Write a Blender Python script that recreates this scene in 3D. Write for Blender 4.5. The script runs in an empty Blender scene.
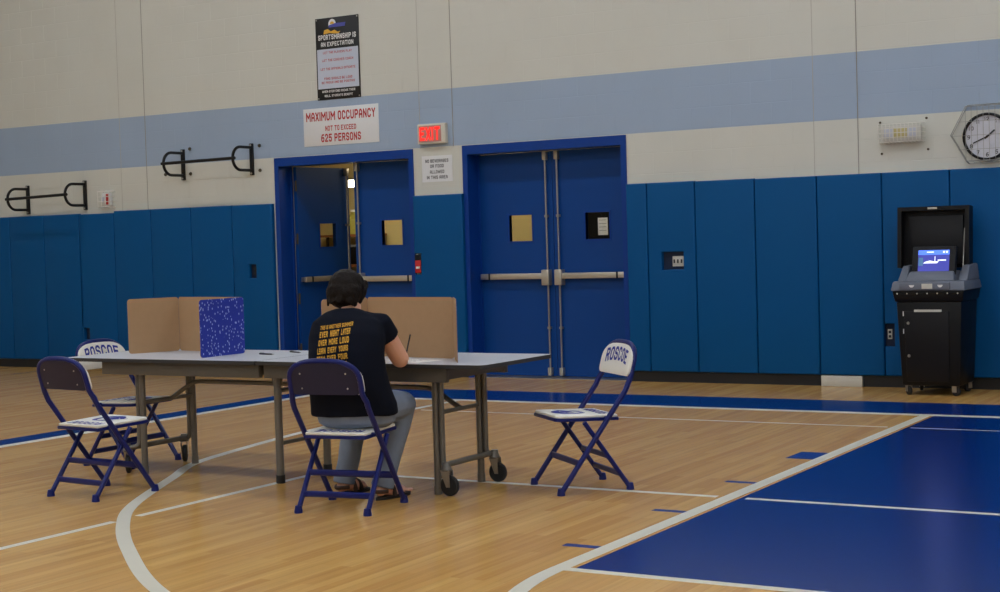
import bpy, bmesh, math, random
from mathutils import Vector, Matrix, noise
from mathutils.bvhtree import BVHTree
random.seed(7)
scene = bpy.context.scene
C = scene.collection
PI = math.pi
def rad(a): return math.radians(a)

# ------------------------------------------------------------------ camera
cam_data = bpy.data.cameras.new('camera'); cam = bpy.data.objects.new('camera', cam_data); C.objects.link(cam)
Rv = Vector((0.85980995, 0.50974071, -0.02985398)); Uv = Vector((0.00710724, 0.04651392, 0.99889236)); Fv = Vector((-0.51056473, 0.85906976, -0.03637029))
cm = Matrix((Rv, Uv, -Fv)).transposed().to_4x4(); cm.translation = Vector((0, -13.67415, 1.43054))
cam.matrix_world = cm
cam_data.sensor_fit = 'HORIZONTAL'; cam_data.sensor_width = 36.0; cam_data.lens = 36 * 1.53848
cam_data.clip_end = 200
scene.camera = cam

# ------------------------------------------------------------------ world and exposure
w = bpy.data.worlds.new('world'); scene.world = w; w.use_nodes = True
w.node_tree.nodes['Background'].inputs[0].default_value = (0.5, 0.55, 0.6, 1)
w.node_tree.nodes['Background'].inputs[1].default_value = 0.02
scene.view_settings.view_transform = 'Standard'; scene.view_settings.look = 'None'
scene.view_settings.exposure = 1.25; scene.view_settings.gamma = 1.0
scene.view_settings.use_curve_mapping = False
LAMP_STRENGTH = 15.0          # gym ceiling fixtures
HALL_STRENGTH = 5.0          # hallway fixture

# ------------------------------------------------------------------ materials
M = {}
def lin(c):
    return tuple(((v/255)/12.92 if v/255 <= 0.04045 else ((v/255+0.055)/1.055)**2.4) for v in c) + (1,)
def mat(name, col, rough=0.5, metal=0.0, var=0.06, scale=30, bump=0.0, bscale=120, emit=None, coat=0.0, spec=0.5):
    """Principled material with a little noise in colour, roughness and relief."""
    m = bpy.data.materials.new(name); m.use_nodes = True; nt = m.node_tree; b = nt.nodes['Principled BSDF']
    c = lin(col)
    tc = nt.nodes.new('ShaderNodeTexCoord')
    n = nt.nodes.new('ShaderNodeTexNoise'); n.inputs['Scale'].default_value = scale; n.inputs['Detail'].default_value = 4
    nt.links.new(tc.outputs['Object'], n.inputs['Vector'])
    mx = nt.nodes.new('ShaderNodeMix'); mx.data_type = 'RGBA'
    mx.inputs[6].default_value = tuple(v*(1-var) for v in c[:3])+(1,); mx.inputs[7].default_value = tuple(min(1, v*(1+var)) for v in c[:3])+(1,)
    nt.links.new(n.outputs['Fac'], mx.inputs[0]); nt.links.new(mx.outputs[2], b.inputs['Base Color'])
    b.inputs['Roughness'].default_value = rough; b.inputs['Metallic'].default_value = metal
    b.inputs['Coat Weight'].default_value = coat; b.inputs['Specular IOR Level'].default_value = spec
    if bump:
        n2 = nt.nodes.new('ShaderNodeTexNoise'); n2.inputs['Scale'].default_value = bscale; n2.inputs['Detail'].default_value = 3
        nt.links.new(tc.outputs['Object'], n2.inputs['Vector'])
        bp = nt.nodes.new('ShaderNodeBump'); bp.inputs['Strength'].default_value = bump; bp.inputs['Distance'].default_value = 0.01
        nt.links.new(n2.outputs['Fac'], bp.inputs['Height']); nt.links.new(bp.outputs['Normal'], b.inputs['Normal'])
    if emit:
        b.inputs['Emission Color'].default_value = lin(emit[0]); b.inputs['Emission Strength'].default_value = emit[1]
    M[name] = m
    return m

def floor_wood():
    m = bpy.data.materials.new('maple_strip_floor'); m.use_nodes = True; nt = m.node_tree; b = nt.nodes['Principled BSDF']; L = nt.links
    g = nt.nodes.new('ShaderNodeNewGeometry')
    mp = nt.nodes.new('ShaderNodeMapping'); mp.inputs['Rotation'].default_value = (0, 0, PI/2)
    L.new(g.outputs['Position'], mp.inputs['Vector'])
    br = nt.nodes.new('ShaderNodeTexBrick')
    br.inputs['Color1'].default_value = lin((224, 180, 106)); br.inputs['Color2'].default_value = lin((206, 156, 88)); br.inputs['Mortar'].default_value = lin((168, 122, 66))
    br.inputs['Scale'].default_value = 1.0; br.inputs['Mortar Size'].default_value = 0.0005; br.inputs['Mortar Smooth'].default_value = 0.3
    br.inputs['Brick Width'].default_value = 0.95; br.inputs['Row Height'].default_value = 0.0572; br.offset = 0.37; br.offset_frequency = 2
    L.new(mp.outputs[0], br.inputs['Vector'])
    # long streaky grain
    mp2 = nt.nodes.new('ShaderNodeMapping'); mp2.inputs['Scale'].default_value = (18, 0.4, 1)
    L.new(g.outputs['Position'], mp2.inputs['Vector'])
    n = nt.nodes.new('ShaderNodeTexNoise'); n.inputs['Scale'].default_value = 1.6; n.inputs['Detail'].default_value = 6; n.inputs['Roughness'].default_value = 0.6
    L.new(mp2.outputs[0], n.inputs['Vector'])
    cr = nt.nodes.new('ShaderNodeValToRGB'); cr.color_ramp.elements[0].position = 0.3; cr.color_ramp.elements[0].color = (0.84, 0.80, 0.76, 1); cr.color_ramp.elements[1].position = 0.7; cr.color_ramp.elements[1].color = (1.08, 1.06, 1.02, 1)
    L.new(n.outputs['Fac'], cr.inputs[0])
    mx = nt.nodes.new('ShaderNodeMix'); mx.data_type = 'RGBA'; mx.blend_type = 'MULTIPLY'; mx.inputs[0].default_value = 1
    L.new(br.outputs['Color'], mx.inputs[6]); L.new(cr.outputs[0], mx.inputs[7]); L.new(mx.outputs[2], b.inputs['Base Color'])
    n3 = nt.nodes.new('ShaderNodeTexNoise'); n3.inputs['Scale'].default_value = 3; n3.inputs['Detail'].default_value = 5
    L.new(g.outputs['Position'], n3.inputs['Vector'])
    mr = nt.nodes.new('ShaderNodeMapRange'); mr.inputs['To Min'].default_value = 0.19; mr.inputs['To Max'].default_value = 0.22
    L.new(n3.outputs['Fac'], mr.inputs['Value']); L.new(mr.outputs[0], b.inputs['Roughness'])
    M['floor'] = m
floor_wood()

def painted_block():
    """Gloss wall paint on concrete block: off-white with a painted light blue band between two courses."""
    m = bpy.data.materials.new('painted_block'); m.use_nodes = True; nt = m.node_tree; b = nt.nodes['Principled BSDF']; L = nt.links
    g = nt.nodes.new('ShaderNodeNewGeometry'); sx = nt.nodes.new('ShaderNodeSeparateXYZ'); L.new(g.outputs['Position'], sx.inputs[0])
    a = nt.nodes.new('ShaderNodeMath'); a.operation = 'GREATER_THAN'; a.inputs[1].default_value = 2.432; L.new(sx.outputs['Z'], a.inputs[0])
    c = nt.nodes.new('ShaderNodeMath'); c.operation = 'LESS_THAN'; c.inputs[1].default_value = 3.032; L.new(sx.outputs['Z'], c.inputs[0])
    d = nt.nodes.new('ShaderNodeMath'); d.operation = 'MULTIPLY'; L.new(a.outputs[0], d.inputs[0]); L.new(c.outputs[0], d.inputs[1])
    mx = nt.nodes.new('ShaderNodeMix'); mx.data_type = 'RGBA'; mx.inputs[6].default_value = lin((210, 211, 203)); mx.inputs[7].default_value = lin((158, 177, 202))
    L.new(d.outputs[0], mx.inputs[0])
    n = nt.nodes.new('ShaderNodeTexNoise'); n.inputs['Scale'].default_value = 1.3; n.inputs['Detail'].default_value = 5; L.new(g.outputs['Position'], n.inputs['Vector'])
    cr = nt.nodes.new('ShaderNodeValToRGB'); cr.color_ramp.elements[0].color = (0.93, 0.92, 0.90, 1); cr.color_ramp.elements[1].color = (1.04, 1.04, 1.04, 1)
    L.new(n.outputs['Fac'], cr.inputs[0])
    m2 = nt.nodes.new('ShaderNodeMix'); m2.data_type = 'RGBA'; m2.blend_type = 'MULTIPLY'; m2.inputs[0].default_value = 1
    L.new(mx.outputs[2], m2.inputs[6]); L.new(cr.outputs[0], m2.inputs[7]); L.new(m2.outputs[2], b.inputs['Base Color'])
    b.inputs['Roughness'].default_value = 0.55
    n2 = nt.nodes.new('ShaderNodeTexNoise'); n2.inputs['Scale'].default_value = 90; n2.inputs['Detail'].default_value = 3; L.new(g.outputs['Position'], n2.inputs['Vector'])
    bp = nt.nodes.new('ShaderNodeBump'); bp.inputs['Strength'].default_value = 0.25; bp.inputs['Distance'].default_value = 0.004
    L.new(n2.outputs['Fac'], bp.inputs['Height']); L.new(bp.outputs['Normal'], b.inputs['Normal'])
    M['wall'] = m
painted_block()

def confetti():
    """Printed face of the folding screen: royal blue with a scatter of small pale dashes."""
    m = bpy.data.materials.new('confetti_print'); m.use_nodes = True; nt = m.node_tree; b = nt.nodes['Principled BSDF']; L = nt.links
    tc = nt.nodes.new('ShaderNodeTexCoord')
    mp = nt.nodes.new('ShaderNodeMapping'); mp.inputs['Scale'].default_value = (64, 64, 40); L.new(tc.outputs['Object'], mp.inputs['Vector'])
    v = nt.nodes.new('ShaderNodeTexVoronoi'); v.feature = 'F1'; v.inputs['Scale'].default_value = 1.0; v.inputs['Randomness'].default_value = 1
    L.new(mp.outputs[0], v.inputs['Vector'])
    lt = nt.nodes.new('ShaderNodeMath'); lt.operation = 'LESS_THAN'; lt.inputs[1].default_value = 0.28; L.new(v.outputs['Distance'], lt.inputs[0])
    mx = nt.nodes.new('ShaderNodeMix'); mx.data_type = 'RGBA'; mx.inputs[6].default_value = lin((20, 46, 156)); mx.inputs[7].default_value = lin((170, 182, 232))
    L.new(lt.outputs[0], mx.inputs[0]); L.new(mx.outputs[2], b.inputs['Base Color']); b.inputs['Roughness'].default_value = 0.45
    M['confetti'] = m
confetti()

mat('pad_vinyl', (0, 80, 138), 0.5, var=0.07, scale=3, bump=0.10, bscale=14, spec=0.16)
mat('door_blue', (4, 64, 136), 0.42, var=0.04, scale=4, spec=0.25)
mat('frame_blue', (10, 60, 142), 0.4, var=0.04, scale=4, spec=0.25)
mat('rubber_base', (20, 21, 26), 0.5, var=0.1)
mat('recess_shade', (10, 30, 60), 0.7)  # shade inside the pad cut-outs, put into the colour
mat('joint_pale', (176, 172, 164), 0.7)
mat('joint_sealant', (150, 147, 138), 0.7)
mat('grey_plate', (205, 202, 192), 0.5)
mat('line_white', (226, 222, 206), 0.28, var=0.05, scale=5)
mat('court_blue', (0, 44, 122), 0.20, var=0.10, scale=2.5, spec=0.22)
mat('mark_blue', (20, 56, 140), 0.26, var=0.05)
mat('steel', (176, 172, 166), 0.32, 0.9, var=0.05)
mat('brushed', (196, 190, 178), 0.38, 0.8, var=0.05)
mat('hinge', (92, 84, 70), 0.45, 0.8)
mat('black_steel', (18, 18, 20), 0.4, 0.3)
mat('chair_blue', (8, 24, 100), 0.3, var=0.06, scale=20, spec=0.35)
mat('chair_panel', (30, 32, 64), 0.36, var=0.08, scale=20, spec=0.3)
mat('vinyl_white', (240, 237, 228), 0.45, var=0.03)
mat('print_blue', (28, 44, 150), 0.5)
mat('rivet', (190, 190, 196), 0.3, 0.9)
mat('rubber', (22, 22, 24), 0.7)
mat('laminate', (196, 198, 206), 0.36, var=0.04, scale=60)
mat('table_edge', (44, 44, 46), 0.5)
mat('table_steel', (112, 108, 102), 0.4, 0.35, var=0.06)
mat('apron', (96, 92, 86), 0.5, 0.2)
mat('cardboard', (172, 138, 102), 0.8, var=0.06, scale=25)
mat('cardboard_edge', (150, 112, 76), 0.85)
mat('paper', (240, 240, 238), 0.7, var=0.01)
mat('pen_black', (22, 24, 30), 0.35)
mat('skin', (226, 172, 146), 0.55, var=0.05, scale=25, bump=0.05, bscale=200)
mat('lip', (176, 104, 92), 0.5)
mat('hair', (21, 14, 11), 0.55, var=0.35, scale=60, bump=0.4, bscale=90, spec=0.15)
mat('shirt', (13, 17, 30), 0.9, var=0.10, scale=40, bump=0.25, bscale=10, spec=0.15)
mat('shirt_print', (214, 160, 44), 0.7, var=0.15, scale=60)
mat('denim', (122, 134, 154), 0.85, var=0.14, scale=18, bump=0.3, bscale=12)
mat('leather', (58, 36, 26), 0.55)
mat('sole', (30, 24, 22), 0.7)
mat('eye_white', (230, 228, 222), 0.3)
mat('eye_dark', (40, 28, 20), 0.2)
mat('sign_white', (226, 228, 230), 0.5, var=0.02)
mat('sign_black', (20, 20, 22), 0.4)
mat('sign_panel', (196, 204, 220), 0.5, var=0.02)
mat('sign_red', (188, 30, 34), 0.5)
mat('letter_white', (232, 232, 232), 0.5)
mat('letter_black', (44, 44, 48), 0.5)
mat('emblem_gold', (226, 176, 60), 0.5)
mat('emblem_blue', (78, 84, 168), 0.5)
mat('exit_box', (214, 208, 194), 0.5)
mat('exit_face', (190, 130, 122), 0.4)
mat('exit_red', (230, 40, 40), 0.4, emit=((255, 36, 24), 0.6))
mat('fixture_white', (214, 212, 206), 0.5)
mat('lens_pale', (206, 210, 222), 0.3)
mat('lens_yellow', (206, 194, 136), 0.3)
mat('wire_white', (226, 224, 216), 0.4)
mat('wire_grey', (160, 162, 158), 0.4, 0.6)
mat('clock_face', (208, 210, 220), 0.25)
mat('bin_black', (12, 12, 15), 0.42, var=0.06, spec=0.25)
mat('scanner_grey', (104, 110, 124), 0.45)
mat('scanner_dark', (18, 18, 22), 0.4, spec=0.25)
mat('screen_blue', (40, 46, 120), 0.2, emit=((70, 74, 170), 0.4))
mat('screen_bar', (70, 110, 240), 0.2, emit=((90, 130, 255), 0.5))
mat('screen_white', (230, 236, 255), 0.2, emit=((225, 232, 255), 0.5))
mat('screen_teal', (70, 110, 150), 0.2, emit=((90, 140, 180), 0.2))
mat('hall_wall', (206, 190, 140), 0.7, var=0.03)
mat('hall_floor', (150, 130, 100), 0.4)
mat('lamp', (255, 250, 240), 0.5, emit=((238, 246, 255), LAMP_STRENGTH))
mat('hall_lamp', (255, 246, 220), 0.5, emit=((255, 240, 205), HALL_STRENGTH))
mat('ceiling', (150, 150, 148), 0.8)
mat('wood_brown', (120, 74, 40), 0.5)
mat('yellow_plastic', (150, 148, 70), 0.4)
def glass_mat():
    m = bpy.data.materials.new('wired_glass'); m.use_nodes = True; nt = m.node_tree; b = nt.nodes['Principled BSDF']
    b.inputs['Base Color'].default_value = (0.92, 0.92, 0.86, 1); b.inputs['Roughness'].default_value = 0.05
    b.inputs['Transmission Weight'].default_value = 1.0; b.inputs['IOR'].default_value = 1.05
    M['glass'] = m
glass_mat()

# ------------------------------------------------------------------ mesh helpers
class MB:
    def __init__(s): s.v = []; s.f = []
    def add(s, vs, fs):
        o = len(s.v); s.v += [tuple(v) for v in vs]; s.f += [tuple(i+o for i in f) for f in fs]; return s
    def box(s, x0, x1, y0, y1, z0, z1, mtx=None):
        vs = [Vector((x, y, z)) for z in (z0, z1) for y in (y0, y1) for x in (x0, x1)]
        if mtx: vs = [mtx @ v for v in vs]
        return s.add(vs, [(0,2,3,1), (4,5,7,6), (0,1,5,4), (2,6,7,3), (0,4,6,2), (1,3,7,5)])
    def cyl(s, a, b, r, n=12, r2=None):
        return s.tube([a, b], r, n, r2=r2)
    def tube(s, pts, r, n=10, closed=False, r2=None, cap=True, flat=1.0):
        """Round tube along a path with parallel-transported frames; flat scales the second cross axis."""
        P = [Vector(q) for q in pts]; m = len(P)
        T = []
        for i in range(m):
            if closed: t = P[(i+1) % m] - P[i-1]
            elif i == 0: t = P[1]-P[0]
            elif i == m-1: t = P[-1]-P[-2]
            else: t = (P[i+1]-P[i]).normalized() + (P[i]-P[i-1]).normalized()
            T.append(t.normalized())
        up = Vector((0,0,1)) if abs(T[0].z) < 0.9 else Vector((1,0,0))
        N = (up - T[0]*up.dot(T[0])).normalized(); vs = []
        for i in range(m):
            N = (N - T[i]*N.dot(T[i])).normalized(); B = T[i].cross(N)
            rr = r if not hasattr(r, '__len__') else r[i]
            if r2 is not None and not hasattr(r, '__len__'): rr = r + (r2-r)*i/(m-1)
            for k in range(n):
                a = 2*PI*k/n; vs.append(P[i] + N*math.cos(a)*rr + B*math.sin(a)*rr*flat)
        fs = []
        for i in range(m if closed else m-1):
            j = (i+1) % m
            for k in range(n):
                l = (k+1) % n; fs.append((i*n+k, i*n+l, j*n+l, j*n+k))
        if cap and not closed:
            fs.append(tuple(range(n-1, -1, -1))); fs.append(tuple((m-1)*n+k for k in range(n)))
        return s.add(vs, fs)
    def prism(s, poly, h, mtx=None):
        """polygon in XY extruded from z=0 to z=h (mtx places it)"""
        n = len(poly); vs = [Vector((x, y, 0)) for x, y in poly] + [Vector((x, y, h)) for x, y in poly]
        if mtx: vs = [mtx @ v for v in vs]
        return s.add(vs, [tuple(range(n-1, -1, -1)), tuple(range(n, 2*n))] + [(i, (i+1) % n, (i+1) % n+n, i+n) for i in range(n)])
    def lathe(s, prof, n=24, mtx=None):
        vs = []; m = len(prof)
        for k in range(n):
            a = 2*PI*k/n
            for r, z in prof: vs.append(Vector((r*math.cos(a), r*math.sin(a), z)))
        if mtx: vs = [mtx @ v for v in vs]
        fs = [(k*m+i, ((k+1) % n)*m+i, ((k+1) % n)*m+i+1, k*m+i+1) for k in range(n) for i in range(m-1)]
        return s.add(vs, fs)
    def ellipsoid(s, c, r, nu=20, nv=12, mtx=None):
        vs = []; 
        for j in range(1, nv):
            t = PI*j/nv
            for i in range(nu):
                a = 2*PI*i/nu; vs.append(Vector((r[0]*math.sin(t)*math.cos(a), r[1]*math.sin(t)*math.sin(a), r[2]*math.cos(t))))
        vs += [Vector((0,0,r[2])), Vector((0,0,-r[2]))]
        if mtx: vs = [mtx @ v for v in vs]
        vs = [v + Vector(c) for v in vs]
        fs = [(j*nu+i, (j+1)*nu+i, (j+1)*nu+(i+1) % nu, j*nu+(i+1) % nu) for j in range(nv-2) for i in range(nu)]
        t = (nv-1)*nu
        fs += [(t, i, (i+1) % nu) for i in range(nu)] + [(t+1, (nv-2)*nu+(i+1) % nu, (nv-2)*nu+i) for i in range(nu)]
        return s.add(vs, fs)
    def mesh(s, name):
        me = bpy.data.meshes.new(name); me.from_pydata(s.v, [], s.f); me.update(); return me
    def build(s, name, m, parent=None, smooth=False, bevel=0.0, seg=2):
        me = s.mesh(name)
        bm = bmesh.new(); bm.from_mesh(me)
        bmesh.ops.recalc_face_normals(bm, faces=bm.faces)
        if bevel:
            bmesh.ops.bevel(bm, geom=[e for e in bm.edges if len(e.link_faces) == 2 and e.calc_face_angle(0) > 0.5], offset=bevel, segments=seg, affect='EDGES', profile=0.5)
        bm.to_mesh(me); bm.free()
        return link(name, me, m, parent, smooth or bevel > 0)
def link(name, me, m, parent=None, smooth=False):
    o = bpy.data.objects.new(name, me); C.objects.link(o); me.materials.append(M[m] if isinstance(m, str) else m)
    if smooth:
        me.shade_smooth()
        try: me.set_sharp_from_angle(angle=rad(35))
        except Exception: pass
    if parent: o.parent = parent
    return o
def empty(name, loc=(0,0,0), rz=0, parent=None):
    o = bpy.data.objects.new(name, None); C.objects.link(o); o.location = loc; o.rotation_euler = (0,0,rz); o.empty_display_size = 0.1
    if parent: o.parent = parent
    return o
def tag(o, label, cat, group=None):
    o['label'] = label; o['category'] = cat
    if group: o['group'] = group
    return o
def struct(o): o['kind'] = 'structure'; return o
def copy_tree(o, parent=None):
    c = o.copy(); C.objects.link(c); c.parent = parent
    for ch in list(o.children): copy_tree(ch, c)
    return c
def arc(cx, cy, r, a0, a1, n):
    return [(cx+r*math.cos(rad(a0+(a1-a0)*i/n)), cy+r*math.sin(rad(a0+(a1-a0)*i/n))) for i in range(n+1)]
def rrect(x0, x1, y0, y1, r, n=5):
    return arc(x1-r, y0+r, r, -90, 0, n)+arc(x1-r, y1-r, r, 0, 90, n)+arc(x0+r, y1-r, r, 90, 180, n)+arc(x0+r, y0+r, r, 180, 270, n)
def fillet(pts, r, n=5):
    """path with rounded corners"""
    P = [Vector(q) for q in pts]; out = [P[0]]
    for i in range(1, len(P)-1):
        a = (P[i-1]-P[i]); b = (P[i+1]-P[i]); k = min(r, a.length*0.49, b.length*0.49)
        A = P[i]+a.normalized()*k; B = P[i]+b.normalized()*k
        for j in range(n+1):
            t = j/n; out.append(A*(1-t)**2 + P[i]*2*t*(1-t) + B*t*t)
    out.append(P[-1]); return out
_O = [(0.22,0),(0.78,0),(1,0.18),(1,0.82),(0.78,1),(0.22,1),(0,0.82),(0,0.18),(0.22,0)]
GLYPH = {'A': [[(0,0),(0,0.7),(0.3,1),(0.7,1),(1,0.7),(1,0)],[(0,0.4),(1,0.4)]], 'B': [[(0,0),(0,1),(0.75,1),(0.95,0.85),(0.95,0.65),(0.75,0.52),(0,0.52)],[(0.75,0.52),(1,0.38),(1,0.15),(0.78,0),(0,0)]],
 'C': [[(1,0.80),(1,0.82),(0.78,1),(0.22,1),(0,0.82),(0,0.18),(0.22,0),(0.78,0),(1,0.18),(1,0.20)]], 'D': [[(0,0),(0,1),(0.7,1),(1,0.75),(1,0.25),(0.7,0),(0,0)]],
 'E': [[(1,0),(0,0),(0,1),(1,1)],[(0,0.52),(0.8,0.52)]], 'F': [[(0,0),(0,1),(1,1)],[(0,0.52),(0.8,0.52)]], 'G': [[(1,0.75),(1,0.82),(0.78,1),(0.22,1),(0,0.82),(0,0.18),(0.22,0),(0.78,0),(1,0.18),(1,0.45),(0.6,0.45)]],
 'H': [[(0,0),(0,1)],[(1,0),(1,1)],[(0,0.5),(1,0.5)]], 'I': [[(0,0),(0,1)]], 'K': [[(0,0),(0,1)],[(1,1),(0.1,0.45)],[(0.3,0.6),(1,0)]], 'L': [[(0,1),(0,0),(1,0)]],
 'M': [[(0,0),(0,1)],[(0,0.95),(0.5,0.4)],[(0.5,0.4),(1,0.95)],[(1,1),(1,0)]], 'N': [[(0,0),(0,1)],[(0,0.95),(1,0.05)],[(1,0),(1,1)]], 'O': [_O], 'P': [[(0,0),(0,1),(0.78,1),(1,0.85),(1,0.6),(0.78,0.45),(0,0.45)]],
 'R': [[(0,0),(0,1),(0.78,1),(1,0.85),(1,0.62),(0.78,0.48),(0,0.48)],[(0.55,0.48),(1,0)]], 'S': [[(1,0.83),(1,0.85),(0.78,1),(0.22,1),(0,0.85),(0,0.65),(0.22,0.53),(0.78,0.47),(1,0.35),(1,0.15),(0.78,0),(0.22,0),(0,0.15),(0,0.17)]],
 'T': [[(0.5,0),(0.5,1)],[(0,1),(1,1)]], 'U': [[(0,1),(0,0.18),(0.22,0),(0.78,0),(1,0.18),(1,1)]], 'V': [[(0,1),(0.5,0)],[(0.5,0),(1,1)]], 'W': [[(0,1),(0.22,0)],[(0.22,0),(0.5,0.65)],[(0.5,0.65),(0.78,0)],[(0.78,0),(1,1)]],
 'X': [[(0,0),(1,1)],[(0,1),(1,0)]], 'Y': [[(0,1),(0.5,0.5),(1,1)],[(0.5,0.5),(0.5,0)]], ',': [[(0.1,0.1),(0,-0.15)]],
 '0': [_O], '1': [[(0,0.8),(0.3,1),(0.3,0)]], '2': [[(0,0.8),(0.2,1),(0.8,1),(1,0.8),(1,0.62),(0,0.1),(0,0),(1,0)]], '3': [[(0,0.85),(0.2,1),(0.8,1),(1,0.8),(0.75,0.52),(1,0.25),(0.8,0),(0.2,0),(0,0.15)]],
 '4': [[(0.75,0),(0.75,1),(0,0.3),(1,0.3)]], '5': [[(1,1),(0.05,1),(0,0.55),(0.75,0.6),(1,0.4),(1,0.2),(0.78,0),(0.2,0),(0,0.15)]], '6': [[(0.9,1),(0.3,0.95),(0,0.6),(0,0.18),(0.22,0),(0.78,0),(1,0.18),(1,0.42),(0.78,0.57),(0,0.5)]],
 '7': [[(0,1),(1,1),(0.35,0)]], '8': [[(0.25,0.52),(0.05,0.7),(0.05,0.85),(0.25,1),(0.75,1),(0.95,0.85),(0.95,0.7),(0.75,0.52),(0.25,0.52),(0,0.35),(0,0.15),(0.25,0),(0.75,0),(1,0.15),(1,0.35),(0.75,0.52)]], '9': [[(0.1,0),(0.7,0.05),(1,0.4),(1,0.82),(0.78,1),(0.22,1),(0,0.82),(0,0.58),(0.22,0.43),(1,0.5)]]}
GW = {'I': 0.0, 'M': 0.72, 'W': 0.8, '1': 0.2, ',': 0.08, 'T': 0.58}
def text_mesh(body, w=None, h=None, depth=0.001, bold=0.15, sub=1, spacing=0.16):
    """block lettering from strokes in the XY plane, centred on the origin, fitted to w x h; bold = stroke width / height"""
    t = bold; V = []; F = []; cur = 0.0
    for ch in body:
        if ch == ' ': cur += 0.40; continue
        gw = GW.get(ch, 0.50)
        for st in GLYPH[ch]:
            P = [Vector((cur+t/2+x*gw, t/2+y*(1-t))) for x, y in st]; closed = (P[0]-P[-1]).length < 1e-6; n = len(P); pr = []
            for i in range(n):
                a = P[i-1] if i else (P[-2] if closed else None); c = P[i+1] if i < n-1 else (P[1] if closed else None)
                d0 = (P[i]-a).normalized() if a is not None else (c-P[i]).normalized(); d1 = (c-P[i]).normalized() if c is not None else d0
                m = Vector((-(d0+d1).y, (d0+d1).x))
                m = m.normalized() if m.length > 1e-4 else Vector((-d0.y, d0.x))
                k = 1/max(0.55, m.dot(Vector((-d0.y, d0.x)))); q = P[i].copy()
                if a is None: q -= d1*t/2
                if c is None: q += d0*t/2
                pr.append((q+m*t/2*k, q-m*t/2*k))
            o = len(V)
            for l, r_ in pr: V += [l, r_]
            F += [(o+2*i, o+2*i+1, o+2*i+3, o+2*i+2) for i in range(n-1)]
        cur += gw+t+spacing
    xs = [v.x for v in V]; ys = [v.y for v in V]; sx, sy = max(xs)-min(xs), max(ys)-min(ys); cx, cy = (max(xs)+min(xs))/2, (max(ys)+min(ys))/2
    kx = w/sx if w else h/sy; ky = h/sy if h else kx
    me = bpy.data.meshes.new('lettering'); me.from_pydata([((v.x-cx)*kx, (v.y-cy)*ky, depth) for v in V], [], F); me.update()
    return me
def letter(name, body, m, parent, loc, rot, w=None, h=None, bold=0.17):
    o = link(name, text_mesh(body, w, h, 0.0, bold), m, parent); o.location = loc; o.rotation_euler = rot; return o
WALLROT = (PI/2, 0, 0)      # text in XY -> stands on the back wall facing -Y

# ------------------------------------------------------------------ room shell
XL, XR, YF, ZC = -17.5, 8.5, -27.0, 7.4
floor = struct(MB().box(XL, XR, YF, 0.0, -0.06, 0.0).build('floor', 'floor'))
struct(MB().box(XL, XR, YF, 0.0, ZC, ZC+0.1).build('ceiling', 'ceiling'))
struct(MB().box(XL-0.2, XL, YF, 0.2, -0.06, ZC).build('wall_left', 'wall'))
struct(MB().box(XR, XR+0.2, YF, 0.2, -0.06, ZC).build('wall_right', 'wall'))
struct(MB().box(XL-0.2, XR+0.2, YF-0.2, YF, -0.06, ZC).build('wall_front', 'wall'))
D1 = (-11.03, -9.15); D2 = (-8.53, -6.635); DT = 2.425       # rough openings of the two double doors
JY = 0.0016                                                  # mortar plane behind the block faces
b = MB()
for x0, x1, z0, z1 in ((XL, D1[0], -0.06, ZC), (D1[1], D2[0], -0.06, ZC), (D2[1], XR, -0.06, ZC), (D1[0], D1[1], DT, ZC), (D2[0], D2[1], DT, ZC)):
    b.box(x0, x1, JY, 0.2, z0, z1)
wall = struct(b.build('wall_back', 'wall'))

# concrete blocks, running bond between control joints with one stacked column beside each joint
JOINTS = [-17.30, -12.97, -8.64, -4.31, 0.02]
COURSE = 0.2030; JT = 0.005
blocks = []
def visible(x, z):
    v = Vector((x, 0, z)) - cam.matrix_world.translation; d = v.dot(Fv)
    px = 500+1538.48*v.dot(Rv)/d; py = 296-1538.48*v.dot(Uv)/d
    return -12 < px < 1012 and -10 < py < 592, d
for c in range(9, 23):
    z0, z1 = c*COURSE, (c+1)*COURSE
    for j in range(len(JOINTS)-1):
        a, e = JOINTS[j]+0.005, JOINTS[j+1]-0.005
        xs = [e, e-0.406]; x = e-0.406 - (0.203 if c % 2 else 0.406)
        while x > a+0.06: xs.append(x); x -= 0.406
        xs.append(a)
        for i in range(len(xs)-1):
            l, r = xs[i+1], xs[i]
            segs = [(l, r)]
            for q0, q1 in (D1, D2):
                if z0 < DT-0.05:
                    ns = []
                    for s0, s1 in segs:
                        if s1 <= q0 or s0 >= q1: ns.append((s0, s1)); continue
                        if s0 < q0: ns.append((s0, q0))
                        if s1 > q1: ns.append((q1, s1))
                    segs = ns
            for s0, s1 in segs:
                if s1-s0 > 0.03: blocks.append((s0, s1, z0, z1))
def block_mesh(wd, ht):
    b = MB(); h = JT/2; e = 0.003; y0, y1 = 0.0, JY+0.004
    o = [(-wd/2+h, -ht/2+h), (wd/2-h, -ht/2+h), (wd/2-h, ht/2-h), (-wd/2+h, ht/2-h)]
    i_ = [(-wd/2+h+e, -ht/2+h+e), (wd/2-h-e, -ht/2+h+e), (wd/2-h-e, ht/2-h-e), (-wd/2+h+e, ht/2-h-e)]
    b.add([(x, y0, z) for x, z in i_]+[(x, y0+0.001, z) for x, z in o]+[(x, y1, z) for x, z in o],
          [(0,1,2,3)]+[(k, k+4, (k+1) % 4+4, (k+1) % 4) for k in range(4)]+[(k+4, k+8, (k+1) % 4+8, (k+1) % 4+4) for k in range(4)])
    return b.mesh('block')
vis = []; rest = []
for bl in blocks:
    ok, d = visible((bl[0]+bl[1])/2, (bl[2]+bl[3])/2)
    (vis if ok else rest).append((d, bl))
vis.sort(key=lambda t: t[0]); rest += vis[300:]; vis = vis[:300]
cache = {}
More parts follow.
